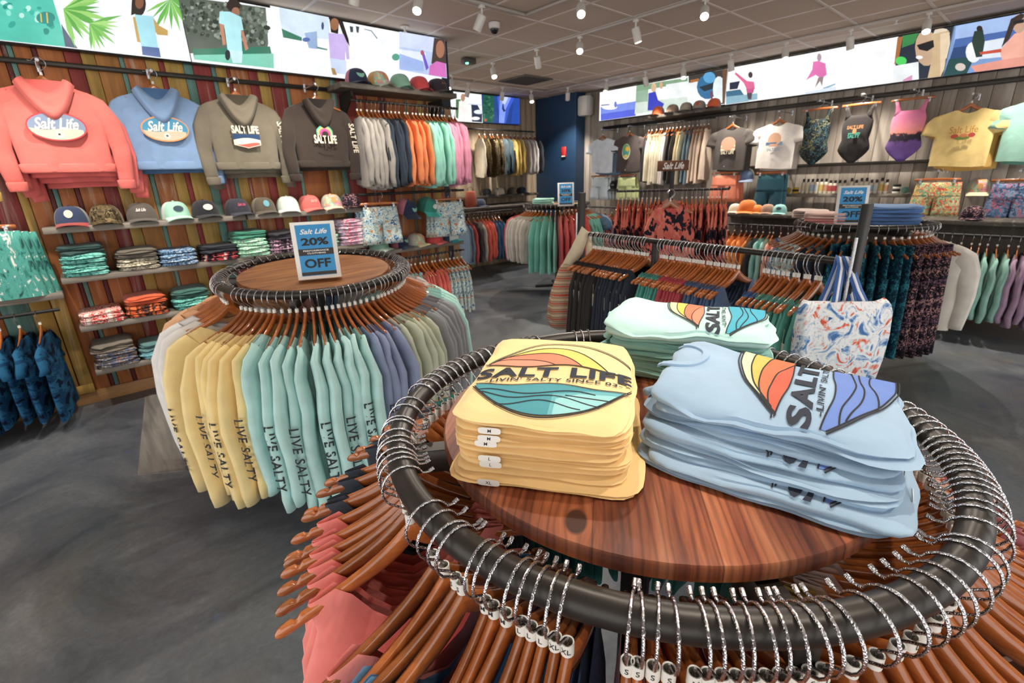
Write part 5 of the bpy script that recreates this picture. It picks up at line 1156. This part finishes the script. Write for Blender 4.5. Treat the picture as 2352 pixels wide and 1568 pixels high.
screen('X', XS, 1.20, -.9, 2.505, 2.98, '#7f9fd0', it, 'right wall screen at the right edge with a coral sleeve')
g = G(); g.box(7.49, -1.3, 2.37, 7.53, 5.85, 2.42, .003); solo('hang_rail', g.mesh('hang_rail', BLACK), 'dark flat rail along the grey board wall under the screens', 'rail')
g = G(); g.box(7.49, -1.3, 1.62, 7.53, 3.6, 1.66, .003); solo('hang_rail', g.mesh('hang_rail', BLACK), 'lower dark rail along the grey board wall behind the shorts', 'rail')

TEE_F = [cloth_mesh('tee_shirt', shirt_g(L=.60, sw=.217, cw=.23, hw=.228, seed=s+80, nu=40, nv=14, sl='short', nw=.095, nd=.045, th=.04)) for s in range(2)]
def blob_print(items):
    g = G(); fn = lambda x, y, k: (x, -.066-.0006*k-.01*(1-(x/.2)**2), y)
    for k, (col, kind, a) in enumerate(items):
        g.col = C(col)
        if kind == 'el':
            cx, cy, rx, ry = a; g.add([fn(cx, cy, k)]+[fn(cx+rx*cos(2*PI*i/18), cy+ry*sin(2*PI*i/18), k) for i in range(18)], [(0, 1+i, 1+(i+1) % 18) for i in range(18)])
        elif kind == 'tx':
            s, cx, cy, w_, b = a; tx = text(s, b, 0, .3); k_ = w_/twidth(tx); g.tri(tx, lambda x, y: fn(cx+x*k_, cy+y*k_*1.3, k))
        else:
            x0, y0, x1, y1 = a; g.add([fn(x0, y0, k), fn(x1, y0, k), fn(x1, y1, k), fn(x0, y1, k)], [(0, 1, 2, 3)])
    return g.mesh('chest_print', PRINT, 0, True)
def wall_x(px, py, X): p = onX(px, py, X); return Vector((X, p.y, p.z))
def tee_face(px, py, X, col, label, prt=None, back=0, desc='', bcol=None, dz=0):
    p = wall_x(px, py, X); p.z += dz; mw = face(p, 0, 'X'); t = thing('tee_shirt', label, 'tee shirt', None, mw=mw)
    part('body', TEE_F[0], t, color=C(col))
    if prt: part('chest_print', prt, t)
    hanger(mw, 'wooden hanger of the front %s on the grey board wall' % desc, 'hangers on the grey board wall')
    solo('face_out_arm', bracket(p, 'X', 7.49-X), 'chrome arm holding the %s on the grey board wall' % desc, 'display arm', 'chrome display arms')
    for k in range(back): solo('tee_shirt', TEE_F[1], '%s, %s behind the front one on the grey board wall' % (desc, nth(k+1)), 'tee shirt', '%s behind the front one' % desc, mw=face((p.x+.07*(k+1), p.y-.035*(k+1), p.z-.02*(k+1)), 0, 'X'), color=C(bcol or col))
XF = 7.05
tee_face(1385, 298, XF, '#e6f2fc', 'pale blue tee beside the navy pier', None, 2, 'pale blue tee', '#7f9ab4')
tee_face(1447, 290, XF, '#574d4b', 'dark grey tee with a green oval print on the grey board wall', blob_print([('#e8dfc0', 'el', (0, -.38, .078, .12)), ('#6fa878', 'el', (0, -.37, .068, .105)), ('#e8b84c', 'el', (.02, -.34, .035, .035)), ('#4f9aa0', 'el', (-.01, -.40, .05, .03)), ('#d8c46a', 'el', (0, -.445, .04, .02))]), 1, 'dark grey tee')
tee_face(1685, 268, XF, '#56504d', 'charcoal tee with a pink sunset print on the grey board wall', blob_print([('#e8a58c', 'el', (0, -.34, .1, .085)), ('#f0dcbc', 'q', (-.1, -.43, .1, -.36)), ('#d8806c', 'q', (-.1, -.4, .1, -.39)), ('#e2d8bc', 'tx', ('SALT LIFE', 0, -.455, .18, .04))]), 1, 'charcoal tee')
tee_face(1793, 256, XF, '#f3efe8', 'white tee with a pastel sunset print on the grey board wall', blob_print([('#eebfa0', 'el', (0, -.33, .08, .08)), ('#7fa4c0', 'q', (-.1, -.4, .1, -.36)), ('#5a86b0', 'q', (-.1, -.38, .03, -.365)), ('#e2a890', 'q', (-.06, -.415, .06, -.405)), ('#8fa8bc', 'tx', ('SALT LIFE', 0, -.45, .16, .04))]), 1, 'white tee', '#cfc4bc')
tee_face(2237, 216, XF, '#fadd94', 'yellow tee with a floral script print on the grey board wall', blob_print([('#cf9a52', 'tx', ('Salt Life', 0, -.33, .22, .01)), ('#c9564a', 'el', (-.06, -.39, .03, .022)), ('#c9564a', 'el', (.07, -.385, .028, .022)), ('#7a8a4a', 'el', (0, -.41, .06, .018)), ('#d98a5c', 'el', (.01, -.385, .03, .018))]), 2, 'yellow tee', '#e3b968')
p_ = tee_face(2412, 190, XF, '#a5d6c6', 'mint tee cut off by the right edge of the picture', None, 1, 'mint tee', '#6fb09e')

def suit(px, py, X, mat, col, label, prt=None, dz=0):
    p = wall_x(px, py, X); p.z += dz; mw = face(p, 0, 'X'); g = G(); top = -.2
    Wp = [(0, .115), (.12, .15), (.3, .15), (.5, .135), (.7, .165), (.82, .13), (1, .028)]
    g.loft([[(prof(Wp, v)*spow(cos(2*PI*k/24), .8), (.02+.03*sin(PI*min(v*1.1, 1)))*spow(sin(2*PI*k/24), .9), top-.52*v+(.035*math.cos(prof(Wp, v)*0)*0)) for k in range(24)] for v in [i/14 for i in range(15)]])
    t = thing('swimsuit', label, 'swimsuit', None, mw=mw); part('body', g.mesh('body', CLOTH, 180), t, color=C(col), mat=mat)
    for s in (-1, 1):
        g = G(); g.loft([[(s*x+a*cos(2*PI*k/8), .006*sin(2*PI*k/8)-.012, z) for k in range(8)] for x, z, a in ((.13, -.105, .016), (.118, -.15, .018), (.10, -.2, .03), (.09, -.25, .045))]); part('strap', g.mesh('strap', CLOTH, 180), t, color=C(col), mat=mat)
    if prt: part('chest_print', prt, t)
    clip_hanger(mw, 'wooden clip hanger carrying the %s' % label.split(' on ')[0].split(' with ')[0]); solo('face_out_arm', bracket(p, 'X', 7.49-X), 'chrome arm holding the %s' % label.split(' on ')[0].split(' with ')[0], 'display arm', 'chrome display arms')
    return mw
GLOSS = pattern('glossy_dark_print', ['#20262c', '#3c5f6a', '#2a2f30', '#14171a', '#6a6a4c', '#2c3a44'], 30, 'voro', .8)
PURP = N('sunset_palms'); _v = PURP.coord('Object'); _s = PURP.n('ShaderNodeSeparateXYZ'); PURP.l(_v, _s.inputs[0]); _m = PURP.n('ShaderNodeMapRange'); _m.inputs[1].default_value = -.72; _m.inputs[2].default_value = -.2
_a = PURP.n('ShaderNodeMath', operation='MULTIPLY_ADD'); PURP.l(PURP.noise(_v, 22, 3), _a.inputs[0]); _a.inputs[1].default_value = .14; PURP.l(_s.outputs[2], _a.inputs[2]); PURP.l(_a.outputs[0], _m.inputs[0])
_r = PURP.ramp([(0, C('#4a2f7a')), (.3, C('#7a5aa8')), (.5, C('#6a4a8c')), (.56, C('#2a2030')), (.66, C('#2c2434')), (.7, C('#f0988a')), (.84, C('#e88a9c')), (1, C('#d87aa0'))]); PURP.l(_m.outputs[0], _r.inputs[0]); PURP.set(Base_Color=_r.outputs[0], Roughness=.8); PURP = PURP.m
suit(1886, 232, XF, GLOSS, '#303438', 'dark glossy swimsuit on the grey board wall')
suit(1982, 220, XF, None, '#332f2e', 'black swimsuit with orange lettering on the grey board wall', blob_print([('#e8a06c', 'tx', ('SALT LIFE', 0, -.33, .16, .05)), ('#e8a06c', 'el', (0, -.37, .02, .03)), ('#5fc0a8', 'q', (-.06, -.40, .06, -.39)), ('#5fc0a8', 'tx', ('SALTY', 0, -.425, .12, .04))]))
suit(2102, 206, XF, PURP, '#c87aa0', 'pink and purple palm print swimsuit on the grey board wall')

def shorts_face(px, py, X, me, col, mat, label, back=1, sc_=1.0):
    p = wall_x(px, py, X); mw = face(p, 0, 'X'); clip_hanger(mw, 'wooden clip hanger carrying the %s' % label.split(' on ')[0].split(' under ')[0], None); o = solo('shorts', me, label, 'shorts', None, mw=mw, color=C(col), mat=mat)
    solo('face_out_arm', bracket(p, 'X', 7.49-X), 'chrome arm holding the %s' % label.split(' on ')[0].split(' under ')[0], 'display arm', 'chrome display arms')
    for k in range(back): solo('shorts', me, '%s, %s pair behind the front one' % (label, nth(k+1)), 'shorts', label, mw=face((p.x+.05*(k+1), p.y-.03*(k+1), p.z), 0, 'X'), color=C(col), mat=mat)
shorts_face(1378, 392, XF, SHORTS[0], '#cfe0e8', None, 'pale blue shorts under the pale blue tee', 2)
shorts_face(1440, 390, XF, SHORTS[1], '#c9d49a', None, 'pale green shorts under the dark grey tee')
shorts_face(1666, 382, XF, SHORTS[0], '#ee8f72', None, 'coral shorts under the charcoal tee', 2)
shorts_face(1774, 380, XF, BRIEF, '#1f4c5c', None, 'dark teal shorts under the white tee', 1)
shorts_face(2158, 392, XF-.1, SHORTS[0], '#ffffff', GREENF, 'green floral shorts under the yellow tee', 1)
shorts_face(2345, 392, XF-.1, SHORTS[1], '#ffffff', BLUEF, 'blue floral shorts under the mint tee', 1)
for px, py, cols, lab, fm in [(1716, 402, ('#6f86a8', '#efece4', '#8ea0bc', None, '#ffffff'), 'white and blue cap hanging beside the coral shorts', None), (2246, 428, ('#e8cf9a', '#dfe2e0', '#f3e9c0', 'round', '#e0a26a'), 'pastel tie-dye cap hanging beside the floral shorts', TIED), (1412, 425, ('#24262a', '#202226', '#24262a', 'script', '#c9c4bc'), 'black cap hanging beside the pale blue shorts', None)]:
    p = wall_x(px, py, 7.2); cap((p.x, p.y, p.z-.05), -PI/2+.25, *cols, lab, None, 1.2, fm, .25)

# cap shelf and rod beside the first screen
shelf_b(7.12, 7.49, 3.55, 4.72, 2.455, 'dark shelf of caps below the first right wall screen', '#565049')
for px, py, cols, lab in [(1512, 258, ('#e0784a', '#8a8378', '#d86a40', None, '#ffffff'), 'orange and grey cap, leftmost on the right wall cap shelf'), (1545, 254, ('#a8937c', '#8f7c68', '#3f4a52', None, '#ffffff'), 'tan cap on the right wall cap shelf'), (1576, 251, ('#b4aa9a', '#2a2c2e', '#2e3a44', None, '#ffffff'), 'tan and black cap on the right wall cap shelf'), (1606, 247, ('#a39a8e', '#8d867c', '#2f5a8a', 'round', '#d0603c'), 'grey cap with a blue bill on the right wall cap shelf'), (1640, 243, ('#d8673f', '#8f8a84', '#8a4436', None, '#ffffff'), 'orange and grey cap, rightmost on the right wall cap shelf')]:
    p = wall_x(px, py, 7.25); cap((7.25, p.y, 2.457), -PI/2+.2, *cols, lab, 'caps on the right wall cap shelf', 1.15)
rod((7.2, 3.62, 2.33), (7.2, 4.75, 2.33), 'black rod of cream tops under the right wall cap shelf', .013)
hang_row((7.2, 4.72, 2.33), (7.2, 3.68, 2.33), runs((1, DRESS_LO, '#2c2a2a', None, 'black top'), (4, DRESS_LO, '#efe6cf', None, 'cream top'), (2, DRESS_LO, '#f2eee8', None, 'white top'), (2, DRESS_LO, '#2f2b2a', None, 'black dress'), (2, DRESS_LO, '#e8dcb8', None, 'straw dress'), (2, DRESS_LO, '#7f97a4', None, 'blue-grey dress'), (4, DRESS_LO, '#e3cdb8', None, 'blush dress')), (-1, -.2, 0), 'right wall cap shelf rod', '', 'far')
# bottle shelf
shelf_b(7.2, 7.49, 1.25, 2.53, 1.29, 'narrow weathered shelf of bottles on the grey board wall', '#8f877c')
BOT = G(); BOT.cur = 0; BOT.lathe([(.001, .0), (.021, 0), (.022, .006), (.022, .115), (.018, .128), (.012, .132)], 14); BOT.cur = 1; BOT.lathe([(.013, .13), (.013, .165), (.011, .168), (.001, .168)], 12); BOT.cur = 2; BOT.lathe([(.0224, .03), (.0224, .10)], 14)
BOT = BOT.mesh('bottle', [simple('bottle_cream', '#ddd6c4', .35), simple('bottle_cap', '#1d1b1b', .4), CLOTH], 40)
for k in range(18):
    y = 2.36-.0515*k-.02*(k > 9)
    o = solo('bottle', BOT, '%s black-capped bottle from the left in the row on the bottle shelf' % nth(k+1), 'bottle', 'bottles on the bottle shelf', (7.28, y, 1.291), (0, 0, rnd.random()*3))
    sl = o.material_slots[2]; sl.link = 'OBJECT'; sl.material = CLOTH; o.color = C(('#d9c9a8', '#d8d0b8', '#a9c2d6', '#cfd6d8', '#dcc06a', '#d8a080', '#c8584e', '#b8444c', '#e2dccb', '#8fb0a0', '#e9e2d4', '#c05a50')[k % 12]); o.scale = (1.05, 1.05, rnd.choice((.95, 1.08)))
TIN = G(); TIN.lathe([(.001, 0), (.036, 0), (.038, .003), (.038, .022), (.036, .025), (.001, .025)], 20); TIN = TIN.mesh('tin', CLOTH, 40)
for k in range(3): solo('tin', TIN, 'yellow and black wax tin stacked left of the bottles, %s' % ('bottom', 'middle', 'top')[k], 'tin', 'wax tins on the bottle shelf', (7.26, 2.44, 1.2915+.026*k), color=C('#c9a83c' if k != 1 else '#2a2822'))
for k in range(4): solo('tin', TIN, 'white and black tin stacked right of the bottles, number %s from the shelf' % ('one', 'two', 'three', 'four')[k], 'tin', 'white tins on the bottle shelf', (7.26, 1.36, 1.2915+.026*k), color=C('#e9e6de' if k % 2 == 0 else '#24211f'))
solo('tin', TIN, 'round yellow tin standing on edge left of the bottles', 'tin', None, (7.2+.02, 2.52, 1.331), (0, PI/2, 0), color=C('#b59a44')); solo('tin', TIN, 'round green tin standing on edge right of the bottles', 'tin', None, (7.22, 1.27, 1.331), (0, PI/2, 0), color=C('#5f8a78'))
# lower shelf with caps, lower rods
shelf_b(6.45, 7.0, -1.2, 3.15, 1.075, 'long dark shelf along the foot of the grey board wall', '#57514a')
for px, py, cols, lab, fm, s in [(1688, 486, ('#efe4cf', '#e3d4b8', '#efe4cf', None, '#ffffff'), 'cream cap at the left end of the long dark shelf', None, 1), (1717, 478, ('#e87f3c', '#a89a88', '#ef8f4c', None, '#ffffff'), 'tall orange cap on the long dark shelf', None, 1.45), (1738, 492, ('#ef9550', '#ef9550', '#f0a060', None, '#ffffff'), 'small orange cap on the long dark shelf', None, .9), (1762, 490, ('#a88672', '#b4927c', '#a88672', None, '#ffffff'), 'dusty brown cap on the long dark shelf', None, 1), (1790, 488, ('#8fc6c2', '#8fc6c2', '#9ad0cb', 'oval', '#3f4f55'), 'aqua cap on the long dark shelf', None, 1), (2232, 497, ('#6a5a68', '#5a4a58', '#6a5a68', None, '#ffffff'), 'dark floral cap at the right of the long dark shelf', FLOR_D, 1.15)]:
    p = wall_x(px, py, 6.62); cap((6.62, p.y, 1.077), -PI/2+.2, *cols, lab, None, s, fm)
rod((6.4, -1.2, .945), (6.4, 3.1, .945), 'black rod along the foot of the grey board wall', .014)
hang_row((6.4, 2.98, .945), (6.4, 2.0, .945), runs((6, LS_LO, '#ee9a4c', None, 'orange shirt'), (1, LS_LO, '#3a3a3c', None, 'black shirt'), (2, LS_LO, '#9fd4cc', None, 'aqua shirt'), (5, LS_LO, '#eeb09a', None, 'peach shirt')), (-1, -.1, 0), 'low right wall rod, left part', '', 'far')
hang_row((6.4, 1.15, .945), (6.4, -.15, .945), runs((3, LS_LO, '#cdb6d0', None, 'pale lilac shirt'), (5, LS_LO, '#f6da8a', None, 'yellow shirt'), (2, LS_LO, '#4fa8a4', None, 'teal shirt'), (4, LS_LO, '#a5d6c8', None, 'aqua green shirt'), (6, LS_LO, '#b798b4', None, 'lilac shirt')), (-1, -.1, 0), 'low right wall rod, right part', '', 'far')
rod((6.7, 4.4, 1.09), (6.7, 5.9, 1.09), 'black rod below the pale blue shorts', .014)
hang_row((6.7, 5.75, 1.09), (6.7, 4.6, 1.09), runs((2, DRESS_LO, '#8a4a52', None, 'wine red dress'), (4, DRESS_LO, '#ffffff', CORALF, 'coral floral dress'), (2, DRESS_LO, '#6f7f9c', None, 'blue-grey dress')), (-1, -.2, 0), 'rod below the pale blue shorts', '', 'far')
# ================================================================== OTHER FLOOR RACKS
# far round rack
FC = Vector((5.37, 4.99)); mr3 = ring_rack(FC, 1.222, 'far black round rack before the navy pier', OILED)
th = 130.0; k = 0
while th < 395:
    t_ = th
    for lim, me, c_, d_ in ((150, LS_LO, '#d95a5c', 'coral red shirt'), (186, LS_LO, '#cfc8bc', 'pale grey shirt'), (226, DRESS_LO, '#86ccbc', 'sea green dress'), (270, DRESS_LO, '#dd5f5c', 'coral red dress'), (296, DRESS_LO, '#86ccbc', 'green dress'), (340, TEE_LO, '#5f7a96', 'blue-grey shirt'), (400, TEE_LO, '#8a8a8c', 'grey shirt')):
        if t_ < lim: break
    mw = on_ring(mr3, th, rnd.uniform(-4, 4)); hanger(mw, 'wooden coat hanger on the far round rack', 'hangers on the far round rack', None, 'far')
    solo(me[k % 3].name.split('.')[0], me[k % 3], '%s %s from the left on the far round rack' % (count('far'+d_), d_), 'garment', '%s on the far round rack' % d_, mw=mw, color=C(c_)); k += 1; th += 7.5
_b = onz(1300, 472, 1.225); sale_sign(frame((_b.x, _b.y, 1.223), (cos(-.72), sin(-.72), 0), (-sin(-.72)*.99, cos(-.72)*.99, -.14), (sin(-.72)*-.14, cos(-.72)*.14, .99)), 'small sale sign on the far round rack', .22, .3)
_b = onz(1247, 470, 1.225)
for j in range(4): solo('folded_shirt', FOLD_LO[j % 3], 'mint folded shirt on the far round rack, %s of four' % ('lowest', 'second', 'third', 'topmost')[j], 'folded shirt', 'mint shirts on the far round rack', (_b.x+rnd.uniform(-.01, .01), _b.y, 1.2235+.0225*j), (0, 0, .6), color=C('#a8dccb'))
# right round rack
RC = Vector((4.877, 1.09)); mr4 = ring_rack(RC, 1.163, 'black round rack on the right with folded jeans and a sale sign', OILED)
th = 100.0; k = 0
LONG_LO = [cloth_mesh('trousers', shorts_g(.16, .2, .84, .3, s+8)) for s in range(2)]
while th < 330:
    if th < 128: me, c_, mt, d_ = TOP_LO, '#5f86b4', BLUEP, 'blue print top'
    elif th < 150: me, c_, mt, d_ = TOP_LO, '#3a8f8c', TROP, 'tropical print top'
    elif th < 172: me, c_, mt, d_ = TOP_LO, '#2c3648', None, 'navy top'
    elif th < 228: me, c_, mt, d_ = LONG_LO, '#1d4a5c', TEALD, 'dark teal print trousers'
    elif th < 262: me, c_, mt, d_ = LONG_LO, '#2c2430', FLOR_D, 'dark floral trousers'
    else: me, c_, mt, d_ = LS_LO, '#ebe6da', None, 'cream shirt'
    mw = on_ring(mr4, th, rnd.uniform(-4, 4)); hanger(mw, 'wooden coat hanger on the right round rack', 'hangers on the right round rack', None, 'far')
    solo(me[k % len(me)].name.split('.')[0], me[k % len(me)], '%s %s from the left on the right round rack' % (count('rr'+d_), d_), 'garment', '%s on the right round rack' % d_, mw=mw, color=C(c_), mat=mt); k += 1; th += 7
_b = onz(1950, 515, 1.166); sale_sign(frame((_b.x, _b.y, 1.164), (cos(-1.02), sin(-1.02), 0), (-sin(-1.02)*.99, cos(-1.02)*.99, -.14), (sin(-1.02)*-.14, cos(-1.02)*.14, .99)), 'small sale sign on the right round rack behind the black post', .22, .3)
_b = onz(2045, 512, 1.166)
for j in range(5): o = solo('folded_jeans', FOLD_LO[j % 3], 'blue folded jeans on the right round rack, %s of five' % ('lowest', 'second', 'middle', 'fourth', 'topmost')[j], 'folded jeans', 'jeans on the right round rack', (_b.x-.05, _b.y, 1.1645+.0295*j), (0, 0, .4), color=C('#5c87c2' if j < 4 else '#7fa8dc')); o.scale = (1.1, 1.25, 1.3)
_b = onz(1890, 512, 1.166)
for j in range(4): solo('folded_shirt', FOLD_LO[j % 3], 'pink folded shirt on the right round rack, %s of four' % ('lowest', 'second', 'third', 'topmost')[j], 'folded shirt', 'pink shirts on the right round rack', (_b.x+.02, _b.y, 1.1645+.0225*j), (0, 0, .3), color=C('#f2a8a0' if j < 2 else '#f4cfc2'))
_b = onz(1850, 500, 1.166)
for j in range(3): solo('folded_shirt', FOLD_LO[j % 3], 'grey blush folded shirt at the left of the right round rack, %s of three' % ('lowest', 'middle', 'topmost')[j], 'folded shirt', 'blush shirts on the right round rack', (_b.x+.12, _b.y, 1.1645+.0225*j), (0, 0, .3), color=C('#cbb5ac'))

# straight rack in the middle
TA, TB = Vector((2.43, 2.02, 1.25)), Vector((2.222, .54, 1.25)); td = (TB-TA).normalized(); tn = Vector((-td.y, td.x, 0)); tn = tn if tn.x < 0 else -tn
t = thing('straight_rack', 'black straight clothes rack crowded with wooden hangers', 'clothes rack', None, (TA.x, TA.y, 0))
def rel(p): return Vector(p)-Vector((TA.x, TA.y, 0))
g = G(); g.tube([rel(TA), rel(TB)], .014, 12); part('rod', g.mesh('rod', BLACK), t)
for e, top in ((TA-td*.03, 1.5), (TB+td*.05, 1.47)):
    g = G(); q = rel((e.x, e.y, 0)); g.obox(q-td*.012-tn*.025, td*.024, tn*.05, Vector((0, 0, top)), .003); part('upright', g.mesh('upright', BLACKM), t)
    g = G(); g.obox(q-td*.02-tn*.3, td*.04, tn*.6, Vector((0, 0, .04)), .004); part('foot', g.mesh('foot', BLACKM), t)
    g = G(); g.tube([q+tn*.045+Vector((0, 0, .1)), q+tn*.04+Vector((0, 0, top-.12))], .006, 8); part('chrome_rod', g.mesh('chrome_rod', CHROME), t)
_m = TA.lerp(TB, .385); g = G(); q = rel((_m.x, _m.y, 0)); g.obox(q-td*.012-tn*.02, td*.024, tn*.04, Vector((0, 0, 1.24)), .003); part('upright', g.mesh('upright', BLACKM), t)
g = G(); g.obox(rel((TA.x, TA.y, .12))-tn*.015, TB-TA, tn*.03, Vector((0, 0, .03)), .003); part('bottom_bar', g.mesh('bottom_bar', BLACKM), t)
TAGM = simple('tag_card', '#d9d2c0', .6)
TG = G(); TG.box(-.022, -.001, -.075, .022, .001, 0); TG.tube([(0, 0, 0), (0, 0, .06)], .0008, 4); TG = TG.mesh('hang_tag', TAGM, 0)
for (s0, s1, n, cols) in ((.05, .355, 22, [(11, '#35302f', 'charcoal top'), (11, '#2f3644', 'dark navy top')]), (.405, .72, 23, [(6, '#5aa79a', 'sea green top'), (8, '#c8525c', 'raspberry top'), (9, '#5a6f92', 'slate blue top')]), (.79, .965, 12, [(3, '#4a74ac', 'blue top'), (9, '#69b3a4', 'aqua green top')])):
    items = runs(*[(n_, TANK_HI, c_, None, d_) for n_, c_, d_ in cols])
    for i, (me, col, mat, desc) in enumerate(items):
        s = lerp(s0, s1, (i+.5+rnd.uniform(-.2, .2))/len(items)); p = TA.lerp(TB, s); a = math.radians(rnd.uniform(-4, 4)); x = Matrix.Rotation(a, 3, 'Z') @ tn; y = Vector((-x.y, x.x, 0)); mw = frame((p.x, p.y, p.z-.0055), x, y, (0, 0, 1))
        hanger(mw, '%s wooden coat hanger from the left on the straight rack in the middle' % count('th'), 'hangers on the straight rack')
        o = solo('tank_top', me, '%s %s from the left on the straight rack' % (count('tt'+desc), desc), 'tank top', '%s on the straight rack' % desc, mw=mw, color=C(col))
        if i % 2 == 1: part('hang_tag', TG, o, (.175, .02, -.31-.03*rnd.random()), (0, 0, rnd.uniform(.6, 2.2)))
# striped sling bag on the left end
pb = onz(1345, 538, 1.25); bp = onX(1288, 680, pb.x-.1)
t = thing('sling_bag', 'striped sling bag with a cream strap at the left end of the straight rack', 'bag', None, (pb.x, pb.y, 1.262))
bx, by, bz = bp.x-pb.x, bp.y-pb.y, bp.z-1.262
dv = Vector((bx, by, bz)); sd = Vector((-RT.x, -RT.y, 0)).normalized(); fw = Vector((FWD.x, FWD.y, 0)).normalized()
def strip(pts, w_, th=.004):
    g = G(); rr_ = []
    for i, p in enumerate(pts):
        a = Vector(pts[max(i-1, 0)]); b = Vector(pts[min(i+1, len(pts)-1)]); t_ = (b-a).normalized(); n_ = t_.cross(fw).normalized(); p = Vector(p); wd = w_(i/(len(pts)-1)) if callable(w_) else w_
        rr_.append([p+n_*wd-fw*th, p+n_*wd+fw*th, p-n_*wd+fw*th, p-n_*wd-fw*th])
    g.loft(rr_); return g
sp = [dv*.98+Vector((0, 0, .14)), dv*.7+Vector((0, 0, .08)), dv*.35+Vector((0, 0, .03)), Vector((0, 0, .018)), Vector((.03, 0, -.02)), Vector((.05, .0, -.3))]
part('strap', strip(sp, lambda u: .02+.022*sin(PI*min(1, u*1.4))).mesh('strap', CLOTH, 180), t, color=C('#ddcdb0'))
g = G(); rr_ = []
for k_, z_ in ((.2, .235), (.42, .2), (.62, .13), (.86, .05), (1.0, -.05), (1.0, -.13), (.8, -.185), (.4, -.205)): rr_.append([dv + sd*(.05*(.2-z_)-.03) + sd*(.105*k_*spow(cos(2*PI*i/20), .8)) + fw*(.055*k_*spow(sin(2*PI*i/20), .8)) + Vector((0, 0, z_)) - Vector((0, 0, .02)) for i in range(20)])
g.loft(rr_); part('body', g.mesh('body', CLOTH, 180), t, mat=STRIPE)
g = G(); rr_ = []
for k_, z_ in ((.6, .04), (.95, .02), (1, -.06), (.95, -.13), (.6, -.15)): rr_.append([dv - fw*.045 + sd*(.075*k_*spow(cos(2*PI*i/16), .7)) + fw*(.03*k_*spow(sin(2*PI*i/16), .8)) + Vector((0, 0, z_-.02)) for i in range(16)])
g.loft(rr_); part('front_pocket', g.mesh('front_pocket', CLOTH, 180), t, mat=STRIPE)
# floral tote on the right end
pt = TB + td*.0; t = thing('tote_bag', 'white floral tote bag with blue striped straps at the right end of the straight rack', 'bag', None, (pt.x, pt.y, 1.262))
tc = onX(1925, 790, pt.x-.12); dv = Vector((tc.x-pt.x, tc.y-pt.y, tc.z-1.262)); rz = Vector((RT.x, RT.y, 0)).normalized()
g = G(); rr_ = []
for k_, z_, t_ in ((.8, -.17, .02), (.9, -.165, .05), (.98, -.05, .06), (1.02, .05, .055), (1.0, .14, .04), (.97, .165, .02)): rr_.append([dv + rz*(.165*k_*spow(cos(2*PI*i/24), .5)) + fw*(t_*spow(sin(2*PI*i/24), .6)+.008*sin(5*2*PI*i/24)) + Vector((0, 0, z_+.012*sin(3*2*PI*i/24))) for i in range(24)])
g.loft(rr_); part('body', g.mesh('body', CLOTH, 180), t, mat=WHITEF)
for s in (-1, 1):
    for f_ in (-1, 1):
        q0 = dv + rz*(.07*s) + fw*(.045*f_) + Vector((0, 0, .12)); pts = [q0+Vector((0, 0, -.25)), q0, (q0*.55), (q0*.25+Vector((0, 0, .02))), Vector((rz.x*.012*s, rz.y*.012*s, .008))]
        st = part('strap', strip(pts, .017, .002).mesh('strap', CLOTH, 180), t, color=C('#3f66a8'))
        g = strip([p_-fw*.0035 for p_ in map(Vector, pts)], .005, .0012); part('strap_stripe', g.mesh('strap_stripe', CLOTH, 180), st, color=C('#e6ebf2'))

# four-way rack with the coral prints
QC = Vector((4.75, 2.79)); t = thing('four_way_rack', 'black four-way rack with coral floral dresses and a small wooden sign', 'clothes rack', None, (QC.x, QC.y, 0))
dcm = Vector((-QC.x, -QC.y, 0)).normalized(); dpr = Vector((-dcm.y, dcm.x, 0)); QZ = 1.43
g = G(); g.tube([(0, 0, .03), (0, 0, 1.62)], .022, 10); part('post', g.mesh('post', BLACKM), t)
for d_, nm in ((dcm, 'front'), (-dcm, 'back'), (dpr, 'right'), (-dpr, 'left')):
    g = G(); g.tube([Vector((0, 0, QZ)), d_*.56+Vector((0, 0, QZ))], .012, 8); g.tube([d_*.555+Vector((0, 0, QZ)), d_*.56+Vector((0, 0, QZ+.025))], .012, 8); part('arm', g.mesh('arm', BLACKM), t)
    g = G(); q = d_*.02; n_ = Vector((-d_.y, d_.x, 0)); g.obox(q-n_*.02, d_*.34, n_*.04, Vector((0, 0, .035)), .004); part('foot', g.mesh('foot', BLACKM), t)
    a0 = QC.to_3d() if hasattr(QC, 'to_3d') else Vector((QC.x, QC.y, 0))
    hang_row(Vector((QC.x, QC.y, QZ))+d_*.1, Vector((QC.x, QC.y, QZ))+d_*.55, runs((3 if nm == 'back' else 11, DRESS_LO, '#ffffff', CORALF, 'coral floral dress')), Vector((-d_.y, d_.x, 0)) if nm != 'left' else Vector((d_.y, -d_.x, 0)), '%s arm of the four-way rack' % nm, '', 'far', swing=6, way='outward')
sb = thing('wooden_sign', 'small brown wooden sign with white script on top of the four-way rack', 'sign', None, mw=frame((QC.x, QC.y, 1.62), -dpr if False else Vector((RT.x, RT.y, 0)).normalized(), Vector((FWD.x, FWD.y, 0)).normalized(), (0, 0, 1)))
g = G(); g.box(-.16, -.012, 0, .16, .012, .1, .004); part('board', g.mesh('board', PINE), sb, color=C('#6a4028'))
g = G(); tx = text('Salt Life', .03, .4, 0); k_ = .22/twidth(tx); g.tri(tx, lambda x, y: (x*k_, -.0135, .05+y*k_*1.3)); part('sign_print', g.mesh('sign_print', simple('white_ink', '#efece4', .6), 0), sb)

fo = part('far_coat_hangers', FARH.mesh('far_coat_hangers', [HWOOD, CHROME, WHITEP], 60), None); fo['kind'] = 'stuff'; tag(fo, 'rows of wooden coat hangers on the far racks and wall rods', 'coat hangers')
